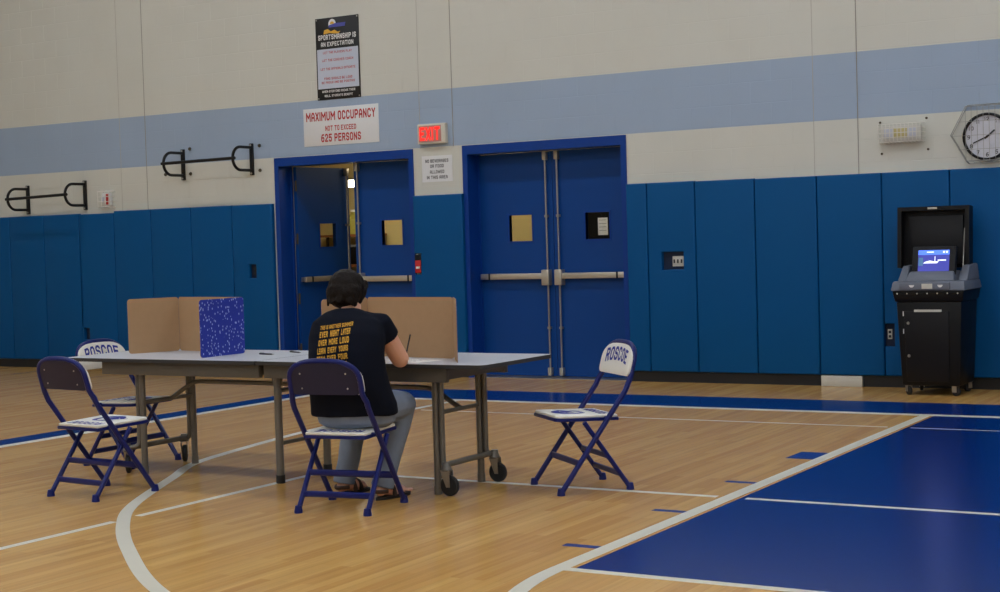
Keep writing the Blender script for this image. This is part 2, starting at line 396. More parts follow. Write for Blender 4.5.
for d, (x0, x1, z0, z1) in vis:
    k = round(x1-x0, 3)
    if k not in cache:
        cache[k] = block_mesh(k, COURSE); cache[k].materials.append(M['wall'])
    o = bpy.data.objects.new('block', cache[k]); C.objects.link(o); o.parent = wall
    o.location = ((x0+x1)/2, random.uniform(-0.0003, 0.0003), (z0+z1)/2)
mb = MB()
for d, (x0, x1, z0, z1) in rest:
    me = block_mesh(x1-x0, COURSE); ox, oz = (x0+x1)/2, (z0+z1)/2
    mb.add([(v.co.x+ox, v.co.y, v.co.z+oz) for v in me.vertices], [tuple(p.vertices) for p in me.polygons]); bpy.data.meshes.remove(me)
o = mb.build('blockwork', 'wall', wall); o['kind'] = 'stuff'

for x in JOINTS[1:]:
    MB().box(x-0.004, x+0.004, -0.0006, 0.003, DT if x == -8.64 else 1.5, ZC).build('control_joint', 'joint_sealant', wall)
    MB().box(x-0.416, x-0.411, -0.0004, 0.003, DT if x == -8.64 else 1.5, ZC).build('stack_joint', 'joint_pale', wall)
# rubber base along the wall
struct(MB().box(XL, D1[0], -0.012, 0.004, 0, 0.10).build('baseboard_left', 'rubber_base'))
struct(MB().box(D1[1], D2[0], -0.012, 0.004, 0, 0.10).build('baseboard_center', 'rubber_base'))
struct(MB().box(D2[1], XR, -0.012, 0.004, 0, 0.10).build('baseboard_right', 'rubber_base'))
pl = MB().box(-4.69, -4.305, -0.05, -0.012, 0.0, 0.098).build('junction_box', 'grey_plate', bevel=0.004)
tag(pl, 'pale grey metal box set into black baseboard beneath blue pads', 'box')

# ------------------------------------------------------------------ court markings on the floor
def paint(name, x0, x1, y0, y1, m, z):
    return MB().box(x0, x1, y0, y1, 0.0, z).build(name, m, floor)
def band(name, outer, inner, m, z):
    vs = [(x, y, z) for x, y in outer]+[(x, y, z) for x, y in inner]; n = len(outer)
    return MB().add(vs, [(i, i+1, n+i+1, n+i) for i in range(n-1)]).build(name, m, floor)
LX0, LX1, CX = -3.237, -3.130, -1.41
YB = -2.035
paint('border_band', -9.40, 6.6, -1.93, -1.17, 'court_blue', 0.0006)
paint('border_band', -9.40, -9.13, -24.0, -1.93, 'court_blue', 0.0006)
paint('baseline', -9.13, 6.3, YB, -1.93, 'line_white', 0.0010)
paint('sideline', -9.13, -9.03, -24.0, YB, 'line_white', 0.0010)
paint('lane_paint', LX1, 2*CX-LX1, -7.838, YB, 'court_blue', 0.0006)
paint('lane_line', LX0, LX0+0.08, -7.87, YB, 'line_white', 0.0012)
paint('lane_line', 2*CX-LX0-0.08, 2*CX-LX0, -7.87, YB, 'line_white', 0.0012)
paint('free_throw_line', LX0+0.02, 2*CX-LX0-0.02, -7.894, -7.838, 'line_white', 0.0014)
ra = CX-LX0; a1 = [(CX+ra*math.cos(rad(t)), -7.866+ra*math.sin(rad(t))) for t in range(180, 361, 3)]
a2 = [(CX+(ra-0.08)*math.cos(rad(t)), -7.866+(ra-0.08)*math.sin(rad(t))) for t in range(180, 361, 3)]
band('free_throw_circle', a1, a2, 'line_white', 0.0012)
for y0, y1 in ((-4.45, -4.155), (-5.455, -5.405), (-6.445, -6.395), (-7.425, -7.372)):
    paint('lane_mark', -3.42, LX0, y0, y1, 'mark_blue', 0.0008)
    paint('lane_mark', 2*CX-LX0, 2*CX+3.42, y0, y1, 'mark_blue', 0.0008)
# three point line: straight run from the baseline, then the arc (outer edge)
tp = [(-7.44, YB), (-7.44, -2.8), (-7.44, -3.7), (-7.36, -4.5), (-7.20, -5.35), (-7.037, -5.97), (-6.762, -6.46), (-6.249, -7.346), (-5.85, -7.835), (-5.32, -8.338), (-4.564, -8.938), (-3.6, -9.45), (-2.5, -9.76), (CX, -9.86)]
tp += [(2*CX-x, y) for x, y in reversed(tp[:-1])]
def catmull(P, k=8):
    P = [Vector((x, y)) for x, y in P]; out = []
    for i in range(len(P)-1):
        p0 = P[max(i-1, 0)]; p1 = P[i]; p2 = P[i+1]; p3 = P[min(i+2, len(P)-1)]
        for j in range(k):
            t = j/k; out.append(0.5*((2*p1)+(p2-p0)*t+(2*p0-5*p1+4*p2-p3)*t*t+(3*p1-p0-3*p2+p3)*t**3))
    out.append(P[-1]); return out
oc = catmull(tp); ic = []
for i, q in enumerate(oc):
    t = (oc[min(i+1, len(oc)-1)]-oc[max(i-1, 0)]).normalized(); ic.append(q+Vector((-t.y, t.x))*0.072)
band('three_point_line', [tuple(q) for q in oc], [tuple(q) for q in ic], 'line_white', 0.0011)
# thin lines of the cross courts
paint('thin_line', -5.93, LX0-0.03, -5.955, -5.905, 'line_white', 0.0009)
paint('thin_line', LX1+0.03, 2*CX-LX1-0.03, -5.955, -5.905, 'line_white', 0.0009)
paint('thin_line', -5.955, -5.905, -7.59, -5.95, 'line_white', 0.0009)
paint('thin_line', -5.955, -5.905, -20.0, -7.77, 'line_white', 0.0009)
paint('thin_line', -7.3, LX0-0.03, -2.778, -2.754, 'line_white', 0.0009)
paint('thin_line', LX1+0.03, 2*CX-LX1-0.03, -2.778, -2.754, 'line_white', 0.0009)

# ------------------------------------------------------------------ double doors
def door_frame(name, x0, x1, root):
    b = MB(); f = 0.06; y0, y1 = -0.012, 0.22
    b.box(x0, x0+f, y0, y1, 0, DT); b.box(x1-f, x1, y0, y1, 0, DT); b.box(x0+f, x1-f, y0, y1, DT-0.095, DT)
    b.box(x0+f, x0+f+0.018, 0.195, 0.22, 0, DT-0.095); b.box(x1-f-0.018, x1-f, 0.195, 0.22, 0, DT-0.095)
    return b.build(name, 'frame_blue', root)
def door_leaf(root, hinge, wd, side, angle, win, mullion_gap=0.004):
    """leaf hung at hinge (x,y); side=+1 leaf runs to +x, -1 to -x; local frame origin at hinge, gym side at -y"""
    H = 2.315; t = 0.045; s = side
    lf = empty('door_leaf', (hinge[0], hinge[1], 0.012), rad(angle), root)
    def X(a, b_): return (min(s*a, s*b_), max(s*a, s*b_))
    wx0, wx1, wz0, wz1 = win
    b = MB()
    for a, c, z0, z1 in ((0, wx0, 0, H), (wx1, wd, 0, H), (wx0, wx1, 0, wz0), (wx0, wx1, wz1, H)):
        x0, x1 = X(a, c); b.box(x0, x1, 0, t, z0, z1)
    b.build('panel', 'door_blue', lf)
    b = MB(); q = 0.016
    for a, c, z0, z1 in ((wx0-q, wx0, wz0-q, wz1+q), (wx1, wx1+q, wz0-q, wz1+q), (wx0, wx1, wz0-q, wz0), (wx0, wx1, wz1, wz1+q)):
        x0, x1 = X(a, c); b.box(x0, x1, -0.006, t+0.006, z0, z1)
    b.build('window_frame', 'frame_blue', lf)
    x0, x1 = X(wx0, wx1); MB().box(x0, x1, 0.02, 0.026, wz0, wz1).build('pane', 'glass', lf)
    x0, x1 = X(0.03, wd-0.07); MB().box(x0, x1, -0.075, -0.035, 1.005, 1.065).build('push_bar', 'brushed', lf, bevel=0.006)
    x0, x1 = X(0.13, 0.15); MB().box(x0, x1, -0.078, -0.034, 1.003, 1.067).build('push_bar_joint', 'black_steel', lf)
    b = MB(); x0, x1 = X(0.03, 0.09); b.box(x0, x1, -0.04, 0, 1.01, 1.06); b.build('bar_bracket', 'steel', lf)
    x0, x1 = X(wd-0.115, wd-0.03); MB().box(x0, x1, -0.085, 0, 0.94, 1.10).build('latch_case', 'brushed', lf, bevel=0.008)
    rx = s*(wd-0.065)
    rods = MB().cyl((rx, -0.03, 1.09), (rx, -0.03, H-0.03), 0.010, 8); rods.cyl((rx, -0.03, 0.03), (rx, -0.03, 0.95), 0.010, 8)
    rods.build('vertical_rod', 'steel', lf, smooth=True)
    for z0, z1 in ((H-0.09, H-0.005), (0.01, 0.09)):
        MB().box(rx-0.02, rx+0.02, -0.055, 0, z0, z1).build('rod_latch', 'brushed', lf, bevel=0.004)
    for z in (1.65, 0.5):
        MB().box(rx-0.016, rx+0.016, -0.042, 0, z-0.012, z+0.012).build('rod_guide', 'steel', lf)
    b = MB()
    for z in (0.25, 0.82, 1.50, 2.10):
        MB().cyl((-s*0.012, 0.0, z-0.06), (-s*0.012, 0.0, z+0.06), 0.012, 8).build('hinge', 'hinge', lf, smooth=True)
    return lf
f = 0.06; LY = 0.205
door2 = struct(empty('door_2', ((D2[0]+D2[1])/2, 0, 0)))
door1 = struct(empty('door_1', ((D1[0]+D1[1])/2, 0, 0)))
for dr, (x0, x1), open_ in ((door1, D1, 84), (door2, D2, 0)):
    ox = (x0+x1)/2
    fr = door_frame('door_frame', x0-ox, x1-ox, dr)
    wd = (x1-x0-2*f)/2-0.006
    win = (0.36, 0.63, 1.40, 1.67)
    g = 0.078 if open_ else 0.003
    door_leaf(dr, (x0+f+g-ox, LY), wd, 1, open_, win)
    door_leaf(dr, (x1-f-0.003-ox, LY), wd, -1, 0, (0.245, 0.515, 1.40, 1.67))
    struct(MB().box(x0-ox, x1-ox, 0.0, 0.3, -0.03, 0.008).build('threshold', 'steel', dr))
# paper notice taped behind the glass of the closed leaf
# ------------------------------------------------------------------ hallway behind the doors
HY0, HY1 = 0.2, 3.4
struct(MB().box(-15.5, -4.5, 0.0, HY1, -0.06, -0.002).build('floor_hall', 'hall_floor'))
struct(MB().box(-15.5, -4.5, HY1, HY1+0.1, -0.06, 2.9).build('wall_hall', 'hall_wall'))
struct(MB().box(-15.6, -15.5, HY0, HY1, -0.06, 2.9).build('wall_hall_left', 'hall_wall'))
struct(MB().box(-4.5, -4.4, HY0, HY1, -0.06, 2.9).build('wall_hall_right', 'hall_wall'))
struct(MB().box(-15.5, -4.5, HY0, HY1, 2.8, 2.9).build('ceiling_hall', 'hall_wall'))
struct(MB().box(-15.5, D1[0], 0.2, 0.21, 0, 2.8).build('wall_hall_near', 'hall_wall'))
for i, (x, y, z, lb) in enumerate(((-11.57, 2.2, 2.27, 'hanging fluorescent light seen through the gap of the open door'), (-9.6, 2.2, 2.8, 'fluorescent ceiling light in the hallway beyond the closed doors'))):
    hl = empty('hall_ceiling_light', (x, y, z))
    tag(hl, lb, 'light', 'hallway ceiling lights')
    if i == 0:
        for q in (-0.5, 0.5): MB().cyl((q, 0, 0), (q, 0, 0.53), 0.006, 6).build('hanger_rod', 'steel', hl, smooth=True)
    MB().box(-0.6, 0.6, -0.15, 0.15, -0.03, 0).build('housing', 'fixture_white', hl)
    MB().box(-0.58, 0.58, -0.13, 0.13, -0.11, -0.03).build('diffuser', 'hall_lamp', hl)
d3 = struct(empty('added_dark_door', (-8.72, HY1, 0)))  # added door, dark so the closed pair's right window looks dim
MB().box(-0.50, 0.50, -0.03, 0, 0, 2.15).build('door_frame', 'table_steel', d3)
MB().box(-0.45, 0.45, -0.05, -0.03, 0.01, 2.10).build('door_leaf', 'scanner_dark', d3)
MB().box(0.36, 0.40, -0.10, -0.05, 0.98, 1.02).build('door_handle', 'steel', d3, bevel=0.004)
rk = tag(empty('storage_rack', (-12.35, 3.12, 0)), 'steel storage rack against hallway wall seen through door gap', 'shelf')
b = MB()
for x in (-0.48, 0.48):
    for y in (-0.2, 0.2): MB().box(x-0.015, x+0.015, y-0.015, y+0.015, 0, 1.55).build('post', 'table_steel', rk)
for z in (0.3, 0.75, 1.15, 1.55): MB().box(-0.5, 0.5, -0.22, 0.22, z-0.015, z+0.015).build('shelf_board', 'wood_brown', rk)
for i, (x, z, wv, hv, mm, lb) in enumerate(((-0.25, 0.765, 0.36, 0.24, 'scanner_dark', 'dark storage bin on the middle rack shelf'), (0.2, 1.165, 0.36, 0.26, 'bin_black', 'black storage bin on the upper rack shelf'))):
    t = tag(empty('storage_bin', (-12.35+x, 3.12, z)), lb, 'bin', 'bins on the hallway rack')
    MB().box(-wv/2, wv/2, -0.15, 0.15, 0.0, hv-0.03).build('tub', mm, t, bevel=0.01); MB().box(-wv/2-0.01, wv/2+0.01, -0.16, 0.16, hv-0.03, hv).build('lid', 'scanner_grey', t, bevel=0.006)
jug = tag(empty('yellow_jug', (-12.22, 3.1, 1.565)), 'yellow plastic jug on top of hallway rack', 'jug')
MB().lathe([(0, 0), (0.09, 0), (0.1, 0.02), (0.1, 0.2), (0.05, 0.26), (0.03, 0.27), (0.03, 0.3), (0, 0.3)], 16).build('body', 'yellow_plastic', jug, smooth=True)
MB().lathe([(0, 0.3), (0.036, 0.3), (0.036, 0.33), (0, 0.33)], 12).build('cap', 'letter_white', jug, smooth=True)
nt_ = tag(empty('paper_notice', (-7.035, 0.236, 1.54)), 'white paper notice taped behind the right door window', 'notice')
MB().box(-0.055, 0.055, 0, 0.002, -0.09, 0.085).build('sheet', 'paper', nt_)
for k in range(4):
    MB().box(-0.04, 0.04, -0.001, 0.0, 0.06-k*0.035, 0.063-k*0.035).build('print_line', 'letter_black', nt_)

# ------------------------------------------------------------------ blue wall pads
def pad(x0, x1, z0, z1, label, group, hole=None):
    t = 0.052; g = 0.003
    x0 += g; x1 -= g; cx = (x0+x1)/2
    xs = [x0-cx, x1-cx]; zs = [z0, z1]; hx = None
    if hole:
        hx = (max(hole[0]-cx, xs[0]), min(hole[1]-cx, xs[1])); xs = sorted(set([xs[0], hx[0], hx[1], xs[1]])); zs = [z0, hole[2], hole[3], z1]
    bm = bmesh.new(); V = {}
    for i, x in enumerate(xs):
        for k, z in enumerate(zs): V[i, k] = bm.verts.new((x, -t, z))
    for i in range(len(xs)-1):
        for k in range(len(zs)-1):
            if hole and k == 1 and abs(xs[i]-hx[0]) < 1e-6: continue
            bm.faces.new((V[i, k], V[i+1, k], V[i+1, k+1], V[i, k+1]))
    r = bmesh.ops.extrude_face_region(bm, geom=bm.faces[:])
    nv = [e for e in r['geom'] if isinstance(e, bmesh.types.BMVert)]
    for v in nv: v.co.y = -0.003
    bmesh.ops.recalc_face_normals(bm, faces=bm.faces)
    ed = [e for e in bm.edges if len(e.link_faces) == 2 and e.calc_face_angle(0) > 0.5 and all(v.co.y < -0.04 for v in e.verts)]
    bmesh.ops.bevel(bm, geom=ed, offset=0.016, segments=3, affect='EDGES', profile=0.5)
    me = bpy.data.meshes.new('wall_pad'); bm.to_mesh(me); bm.free()
    o = link('wall_pad', me, 'pad_vinyl', None, True); o.location = (cx, -0.004, 0)
    return tag(o, label, 'wall pad', group)
GR = 'blue pads along the wall'
ORD = ['first', 'second', 'third', 'fourth', 'fifth', 'sixth']
B0 = 0.105
pad(-6.632, -6.406, B0, 1.94, 'narrow blue wall pad strip right beside closed double doors', GR)
pad(-6.406, -5.901, B0, 1.94, 'blue wall pad with square cut-out around a switch plate', GR, (-6.26, -6.035, 1.095, 1.265))
pad(-5.901, -5.297, B0, 1.935, 'plain blue wall pad adjoining the pad with switch cut-out', GR); pad(-5.297, -4.694, B0, 1.93, 'plain blue wall pad adjoining the one above pale grey box', GR)
pad(-4.694, -4.091, B0, 1.93, 'plain blue wall pad above the pale grey box in the baseboard', GR)
pad(-4.091, -3.487, B0, 1.93, 'blue wall pad with low outlet cut-out beside ballot machine', GR, (-4.091, -4.0, 0.37, 0.575))
pad(-3.487, -2.883, B0, 1.93, 'blue wall pad directly behind ballot machine, under the clock', GR)
for k in range(6): pad(-2.883+k*0.61, -2.273+k*0.61, B0, 1.93, ORD[k]+' plain blue wall pad past the one behind ballot machine', GR)
pad(-9.145, -8.52, B0, 1.925, 'blue wall pad between the two double doors under white notice', GR, (-9.145, -9.06, 1.09, 1.31))
xs = [-11.0-0.05, -11.642, -12.262, -12.889, -13.49]
pad(xs[1], xs[0], B0, 1.915, 'blue wall pad with small square cut-out beside the open door', GR, (-11.41, -11.31, 1.08, 1.235))
for k in (1, 2, 3): pad(xs[k+1], xs[k], B0, 1.918, ORD[k-1]+' plain blue wall pad counted from square cut-out beside open door', GR)
for k in range(6):
    x = -13.49-0.61*k
    if k == 0: pad(x-0.585, x, B0, 1.896, 'blue wall pad with low outlet cut-out below red alarm strobe', GR, (-14.055, -13.965, 0.36, 0.50))
    else: pad(x-0.61+(0.025 if k else 0), x+0.025, B0, 1.905, ORD[k-1]+' plain pad of slightly lower blue row, counted from low outlet cut-out', GR)

# things sitting in the cut-outs
sp = tag(empty('switch_plate', (-6.105, -0.006, 1.175)), 'grey triple switch plate in cut-out of blue wall pad', 'switch')
MB().box(-0.16, 0.075, 0.0, 0.004, -0.085, 0.095).build('dark_backing', 'recess_shade', sp)  # dark sheet over the pale wall, painted shade of the cut-out
MB().box(-0.058, 0.062, -0.012, 0, -0.05, 0.05).build('plate', 'grey_plate', sp, bevel=0.003)
for k in (-1, 0, 1): MB().box(k*0.038-0.006, k*0.038+0.006, -0.022, -0.012, -0.018, 0.018).build('toggle', 'letter_black', sp)
for x, z, lb in ((-4.052, 0.48, 'wall outlet plate in pad cut-out beside ballot machine'), (-14.0, 0.43, 'dark wall outlet in pad cut-out below the alarm strobe'), (-11.36, 1.16, 'dark wall outlet in cut-out of pad beside open door')):
    wo = tag(empty('wall_outlet', (x, -0.004, z)), lb, 'outlet')
    MB().box(-0.06, 0.06, 0.0, 0.003, -0.115, 0.10).build('dark_backing', 'recess_shade', wo)  # same painted shade behind each outlet, not an electrical box
    MB().box(-0.02, 0.02, -0.01, 0, -0.045, 0.045).build('plate', 'grey_plate' if x > -5 else 'rubber_base', wo, bevel=0.003)
    for k in (-1, 1): MB().box(-0.012, 0.012, -0.014, -0.01, k*0.02-0.012, k*0.02+0.012).build('socket', 'letter_black', wo, bevel=0.002)
fa = tag(empty('fire_alarm_pull', (-9.10, -0.005, 1.2)), 'small red fire alarm pull box at edge of wall pad', 'alarm')
MB().box(-0.04, 0.04, -0.045, 0, -0.1, 0.1).build('dark_backing', 'black_steel', fa, bevel=0.004)
MB().box(-0.03, 0.04, -0.055, -0.045, -0.09, 0.04).build('cover', 'sign_red', fa, bevel=0.003)
MB().box(-0.015, 0.03, -0.065, -0.055, -0.05, -0.025).build('handle', 'letter_white', fa, bevel=0.002)

# ------------------------------------------------------------------ wall-mounted bars
def wall_bar(xa, xb, za, zb, label):
    root = tag(empty('chin_up_bar', ((xa+xb)/2, 0, (za+zb)/2)), label, 'bar', 'black wall-mounted bars')
    ox = (xa+xb)/2; oz = (za+zb)/2; D = 0.345
    for x, z in ((xa, za), (xb, zb)):
        x -= ox; z -= oz
        MB().box(x-0.022, x+0.022, -0.03, 0, z-0.185, z+0.175).build('mounting_post', 'black_steel', root, bevel=0.003)
        h = 0.13; pts = [(x, -0.03, z+h)]+[(x, -(D-h)-h*math.sin(rad(a)), z+h*math.cos(rad(a))) for a in range(0, 181, 12)]+[(x, -0.03, z-h)]
        MB().tube(pts, 0.017, 8).build('loop_bracket', 'black_steel', root, smooth=True)
        for dz in (-0.165, 0.155): MB().lathe([(0, 0.008), (0.012, 0.006), (0.012, 0)], 8, Matrix.Translation((x, -0.03, z+dz)) @ Matrix.Rotation(PI/2, 4, 'X')).build('bolt', 'steel', root, smooth=True)
    MB().tube([(xa-ox-0.03, -D, za-oz), (xb-ox+0.03, -D, zb-oz)], 0.018, 10).build('grip_bar', 'black_steel', root, smooth=True)
wall_bar(-12.38, -11.345, 2.425, 2.435, 'black wall-mounted chin-up bar near the open door, crossing the pale blue stripe')
wall_bar(-14.98, -13.985, 2.115, 2.135, 'black wall-mounted chin-up bar just above the lower pads, beside alarm strobe')
for x, z in ((-12.27, 2.60), (-12.27, 2.31), (-12.66, 2.32), (-11.23, 2.58), (-11.23, 2.30)):
    MB().lathe([(0, -0.014), (0.018, -0.012), (0.022, 0.0)], 8, Matrix.Translation((x, -0.012, z)) @ Matrix.Rotation(-PI/2, 4, 'X')).build('anchor_bolt', 'hinge', wall, smooth=True)
st = tag(empty('alarm_strobe', (-13.6, -0.001, 2.065)), 'red and white fire alarm strobe in wire guard above pads', 'alarm')
MB().box(-0.065, 0.055, -0.05, 0, -0.075, 0.075).build('body', 'letter_white', st, bevel=0.006)
MB().box(0.0, 0.05, -0.056, -0.05, -0.065, 0.065).build('red_plate', 'sign_red', st, bevel=0.002)
MB().box(-0.055, -0.01, -0.075, -0.05, -0.035, 0.035).build('lens', 'lens_pale', st, bevel=0.006)
b = MB()
for k in range(4):
    x = -0.09+0.06*k; b.tube([(x, 0, 0.105), (x, -0.1, 0.095), (x, -0.1, -0.095), (x, 0, -0.105)], 0.004, 6)
for k in range(4):
    z = -0.09+0.06*k; b.tube([(-0.1, 0, z), (-0.09, -0.1, z), (0.09, -0.1, z), (0.1, 0, z)], 0.004, 6)
b.build('wire_guard', 'wire_white', st, smooth=True)

# ------------------------------------------------------------------ signs
s1 = tag(empty('sportsmanship_sign', (-10.095, 0, 3.472)), 'tall black and white sportsmanship sign with red lines and emblem', 'sign')
MB().box(-0.292, 0.292, -0.008, 0, -0.445, 0.448).build('board', 'sign_black', s1, bevel=0.002)
MB().box(-0.277, 0.277, -0.0095, -0.008, -0.325, 0.108).build('white_panel', 'sign_panel', s1)
yq = -0.0105
letter('lettering', 'SPORTSMANSHIP IS', 'letter_white', s1, (0, yq, 0.235), WALLROT, 0.51, 0.058, 0.19)
letter('lettering', 'AN EXPECTATION', 'letter_white', s1, (0, yq, 0.160), WALLROT, 0.44, 0.052, 0.19)
for body, z, wv in (('LET THE PLAYERS PLAY', 0.068, 0.39), ('LET THE COACHES COACH', -0.015, 0.42), ('LET THE OFFICIALS OFFICIATE', -0.11, 0.47), ('FANS SHOULD BE LOUD', -0.215, 0.38), ('BE PROUD AND BE POSITIVE', -0.258, 0.45)):
    letter('lettering', body, 'sign_red', s1, (0, yq, z), WALLROT, wv, 0.026)
letter('lettering', 'WHEN EVERYONE KNOWS THEIR', 'letter_white', s1, (0, yq, -0.355), WALLROT, 0.45, 0.028, 0.19)
letter('lettering', 'ROLE, STUDENTS BENEFIT', 'letter_white', s1, (0, yq, -0.405), WALLROT, 0.38, 0.028, 0.19)
em = empty('emblem', (-0.05, -0.0085, 0.345), 0, s1)
up = Matrix.Rotation(PI/2, 4, 'X')
wing = [(-0.13, -0.075), (-0.12, -0.03), (-0.07, -0.02), (-0.03, -0.05), (0.02, -0.035), (0.06, -0.06), (0.1, -0.055), (0.07, -0.08), (0.01, -0.075), (-0.05, -0.065), (-0.09, -0.07)]
MB().prism(wing, 0.002, up).build('gold_wing', 'emblem_gold', em)
MB().prism([(x*0.9-0.01, y) for x, y in arc(0, 0.03, 0.055, -20, 200, 14)], 0.003, up).build('white_arch', 'letter_white', em)
MB().prism([(x-0.01, y) for x, y in arc(0, 0.03, 0.028, 0, 180, 10)], 0.004, up).build('gold_arch', 'emblem_gold', em)
MB().prism([(-0.06, -0.005), (0.16, -0.005), (0.17, 0.035), (0.03, 0.035), (-0.05, 0.02)], 0.0035, up).build('blue_banner', 'emblem_blue', em)
for x in (-0.275, 0.275):
    for z in (-0.428, 0.431): MB().lathe([(0, 0.004), (0.008, 0.003), (0.009, 0)], 8, Matrix.Translation((x, -0.008, z)) @ up).build('screw', 'steel', s1, smooth=True)
s2 = tag(empty('occupancy_sign', (-10.088, 0, 2.735)), 'white maximum occupancy sign with red lettering above open door', 'sign')
MB().box(-0.508, 0.508, -0.006, 0, -0.207, 0.207).build('board', 'sign_white', s2, bevel=0.002)
letter('lettering', 'MAXIMUM OCCUPANCY', 'sign_red', s2, (0, -0.0075, 0.115), WALLROT, 0.94, 0.105, 0.19)
letter('lettering', 'NOT TO EXCEED', 'sign_red', s2, (0, -0.0075, -0.02), WALLROT, 0.42, 0.06, 0.19)
letter('lettering', '625 PERSONS', 'sign_red', s2, (0, -0.0075, -0.125), WALLROT, 0.54, 0.092, 0.19)
s3 = tag(empty('exit_sign', (-8.875, 0, 2.57)), 'lit exit sign box with red letters between the double doors', 'exit sign')
MB().box(-0.175, 0.175, -0.06, 0, -0.105, 0.105).build('housing', 'exit_box', s3, bevel=0.008)
MB().box(-0.155, 0.125, -0.063, -0.06, -0.085, 0.085).build('face', 'exit_face', s3)
letter('lettering', 'EXIT', 'exit_red', s3, (-0.015, -0.0645, 0), WALLROT, 0.25, 0.15, 0.2)
s4 = tag(empty('paper_sign', (-8.85, 0, 2.20)), 'small white no-food notice beneath the lit exit sign', 'sign')
MB().box(-0.19, 0.19, -0.004, 0, -0.135, 0.14).build('board', 'sign_white', s4)
for body, z, wv in (('NO BEVERAGES', 0.085, 0.29), ('OR FOOD', 0.03, 0.17), ('ALLOWED', -0.03, 0.18), ('IN THIS AREA', -0.088, 0.26)):
    letter('lettering', body, 'letter_black', s4, (0, -0.0055, z), WALLROT, wv, 0.036, 0.19)

# caged emergency light
e = tag(empty('emergency_light', (-3.905, 0, 2.27)), 'white emergency light unit in wire cage beside the clock', 'light')
MB().box(-0.175, 0.175, -0.07, 0, -0.065, 0.07).build('housing', 'fixture_white', e, bevel=0.008)
MB().box(-0.06, 0.06, -0.078, -0.07, -0.04, 0.045).build('center_lens', 'lens_yellow', e, bevel=0.002)
for x in (-0.105, 0.105): MB().box(x-0.038, x+0.038, -0.085, -0.07, -0.04, 0.045).build('lamp_head', 'lens_pale', e, bevel=0.006)
b = MB()
for k in range(12):
    x = -0.187+0.034*k; b.tube([(x, 0, 0.09), (x, -0.11, 0.085), (x, -0.11, -0.075), (x, 0, -0.08)], 0.0035, 5)
for k in range(5):
    z = -0.075+0.04*k; b.tube([(-0.2, 0, z), (-0.19, -0.11, z), (0.19, -0.11, z), (0.2, 0, z)], 0.0035, 5)
b.build('wire_guard', 'wire_white', e, smooth=True)
for x, z in ((-0.2, 0.11), (0.215, 0.125), (-0.19, -0.17), (0.225, -0.15)):
    MB().lathe([(0, 0.012), (0.01, 0.01), (0.012, 0)], 8, Matrix.Translation((x, 0, z)) @ up).build('anchor', 'hinge', e, smooth=True)

# caged clock
ck = tag(empty('wall_clock', (-3.165, 0, 2.20)), 'round black-rimmed wall clock inside a wire cage', 'clock')
R0 = 0.205
MB().lathe([(0, 0.015), (R0-0.02, 0.015), (R0-0.02, 0.035), (R0-0.012, 0.045), (R0, 0.04), (R0+0.004, 0.0)], 40, Matrix.Translation((0, 0, 0)) @ up).build('rim', 'black_steel', ck, smooth=True)
MB().lathe([(0, 0.018), (R0-0.021, 0.018)], 40, up).build('dial', 'clock_face', ck)
for h in range(12):
    a = rad(90-30*(h+1)); letter('numeral', str(h+1), 'letter_black', ck, ((R0-0.05)*math.cos(a), -0.0195, (R0-0.05)*math.sin(a)), WALLROT, None, 0.036)
for nm, ang, ln, wv in (('hour_hand', 90-30*1.68, 0.085, 0.007), ('minute_hand', 90-6*41, 0.13, 0.005)):
    q = Matrix.Rotation(-rad(ang), 4, 'Y')
    MB().box(-0.025, ln, -0.0245, -0.0225, -wv, wv, q).build(nm, 'letter_black', ck)
MB().lathe([(0, 0.03), (0.01, 0.028), (0.01, 0.018)], 12, up).build('hub', 'black_steel', ck, smooth=True)
b = MB()
hexa = [(-0.30, 0.02), (-0.16, 0.28), (0.16, 0.28), (0.30, 0.02), (0.16, -0.225), (-0.16, -0.225)]
for dy in (-0.02, -0.15):
    sc = 1.0 if dy > -0.1 else 0.93
    b.tube([(x*sc, dy, z*sc) for x, z in hexa], 0.0045, 6, closed=True)
for x, z in hexa: b.tube([(x, -0.0, z), (x*0.93, -0.15, z*0.93)], 0.005, 6)
for k in range(7):
    x = -0.15+0.05*k; b.tube([(x, -0.02, 0.28), (x, -0.15, 0.26), (x, -0.15, -0.209), (x, -0.02, -0.225)], 0.002, 5)
for z in (-0.11, 0.01, 0.13): 
    hw = 0.28*(1-abs(z-0.02)*1.75); b.tube([(-hw, -0.15, z), (hw, -0.15, z)], 0.002, 5)
b.build('wire_guard', 'wire_grey', ck, smooth=True)

# ------------------------------------------------------------------ ballot scanner on its bin
bs = tag(empty('ballot_scanner', (-3.525, -0.385, 0), 0), 'black ballot scanner on wheels with raised lid and lit screen', 'voting machine')
W0, W1 = 0.245, 0.285          # half width bottom / top
def frustum(mb, zb, zt, wb, wt, yb0, yb1, yt0, yt1):
    mb.add([(-wb, yb0, zb), (wb, yb0, zb), (wb, yb1, zb), (-wb, yb1, zb), (-wt, yt0, zt), (wt, yt0, zt), (wt, yt1, zt), (-wt, yt1, zt)],
           [(3,2,1,0), (4,5,6,7), (0,1,5,4), (1,2,6,5), (2,3,7,6), (3,0,4,7)]); return mb
frustum(MB(), 0.085, 0.80, 0.245, 0.275, -0.25, 0.24, -0.275, 0.26).build('bin', 'bin_black', bs, bevel=0.012)
frustum(MB(), 0.80, 0.895, 0.285, 0.305, -0.285, 0.27, -0.30, 0.28).build('bin_collar', 'bin_black', bs, bevel=0.012)
dr = frustum(MB(), 0.12, 0.72, 0.178, 0.19, -0.262, -0.25, -0.283, -0.25).build('bin_door', 'scanner_dark', bs, bevel=0.004); dr.location = (-0.02, 0, 0)
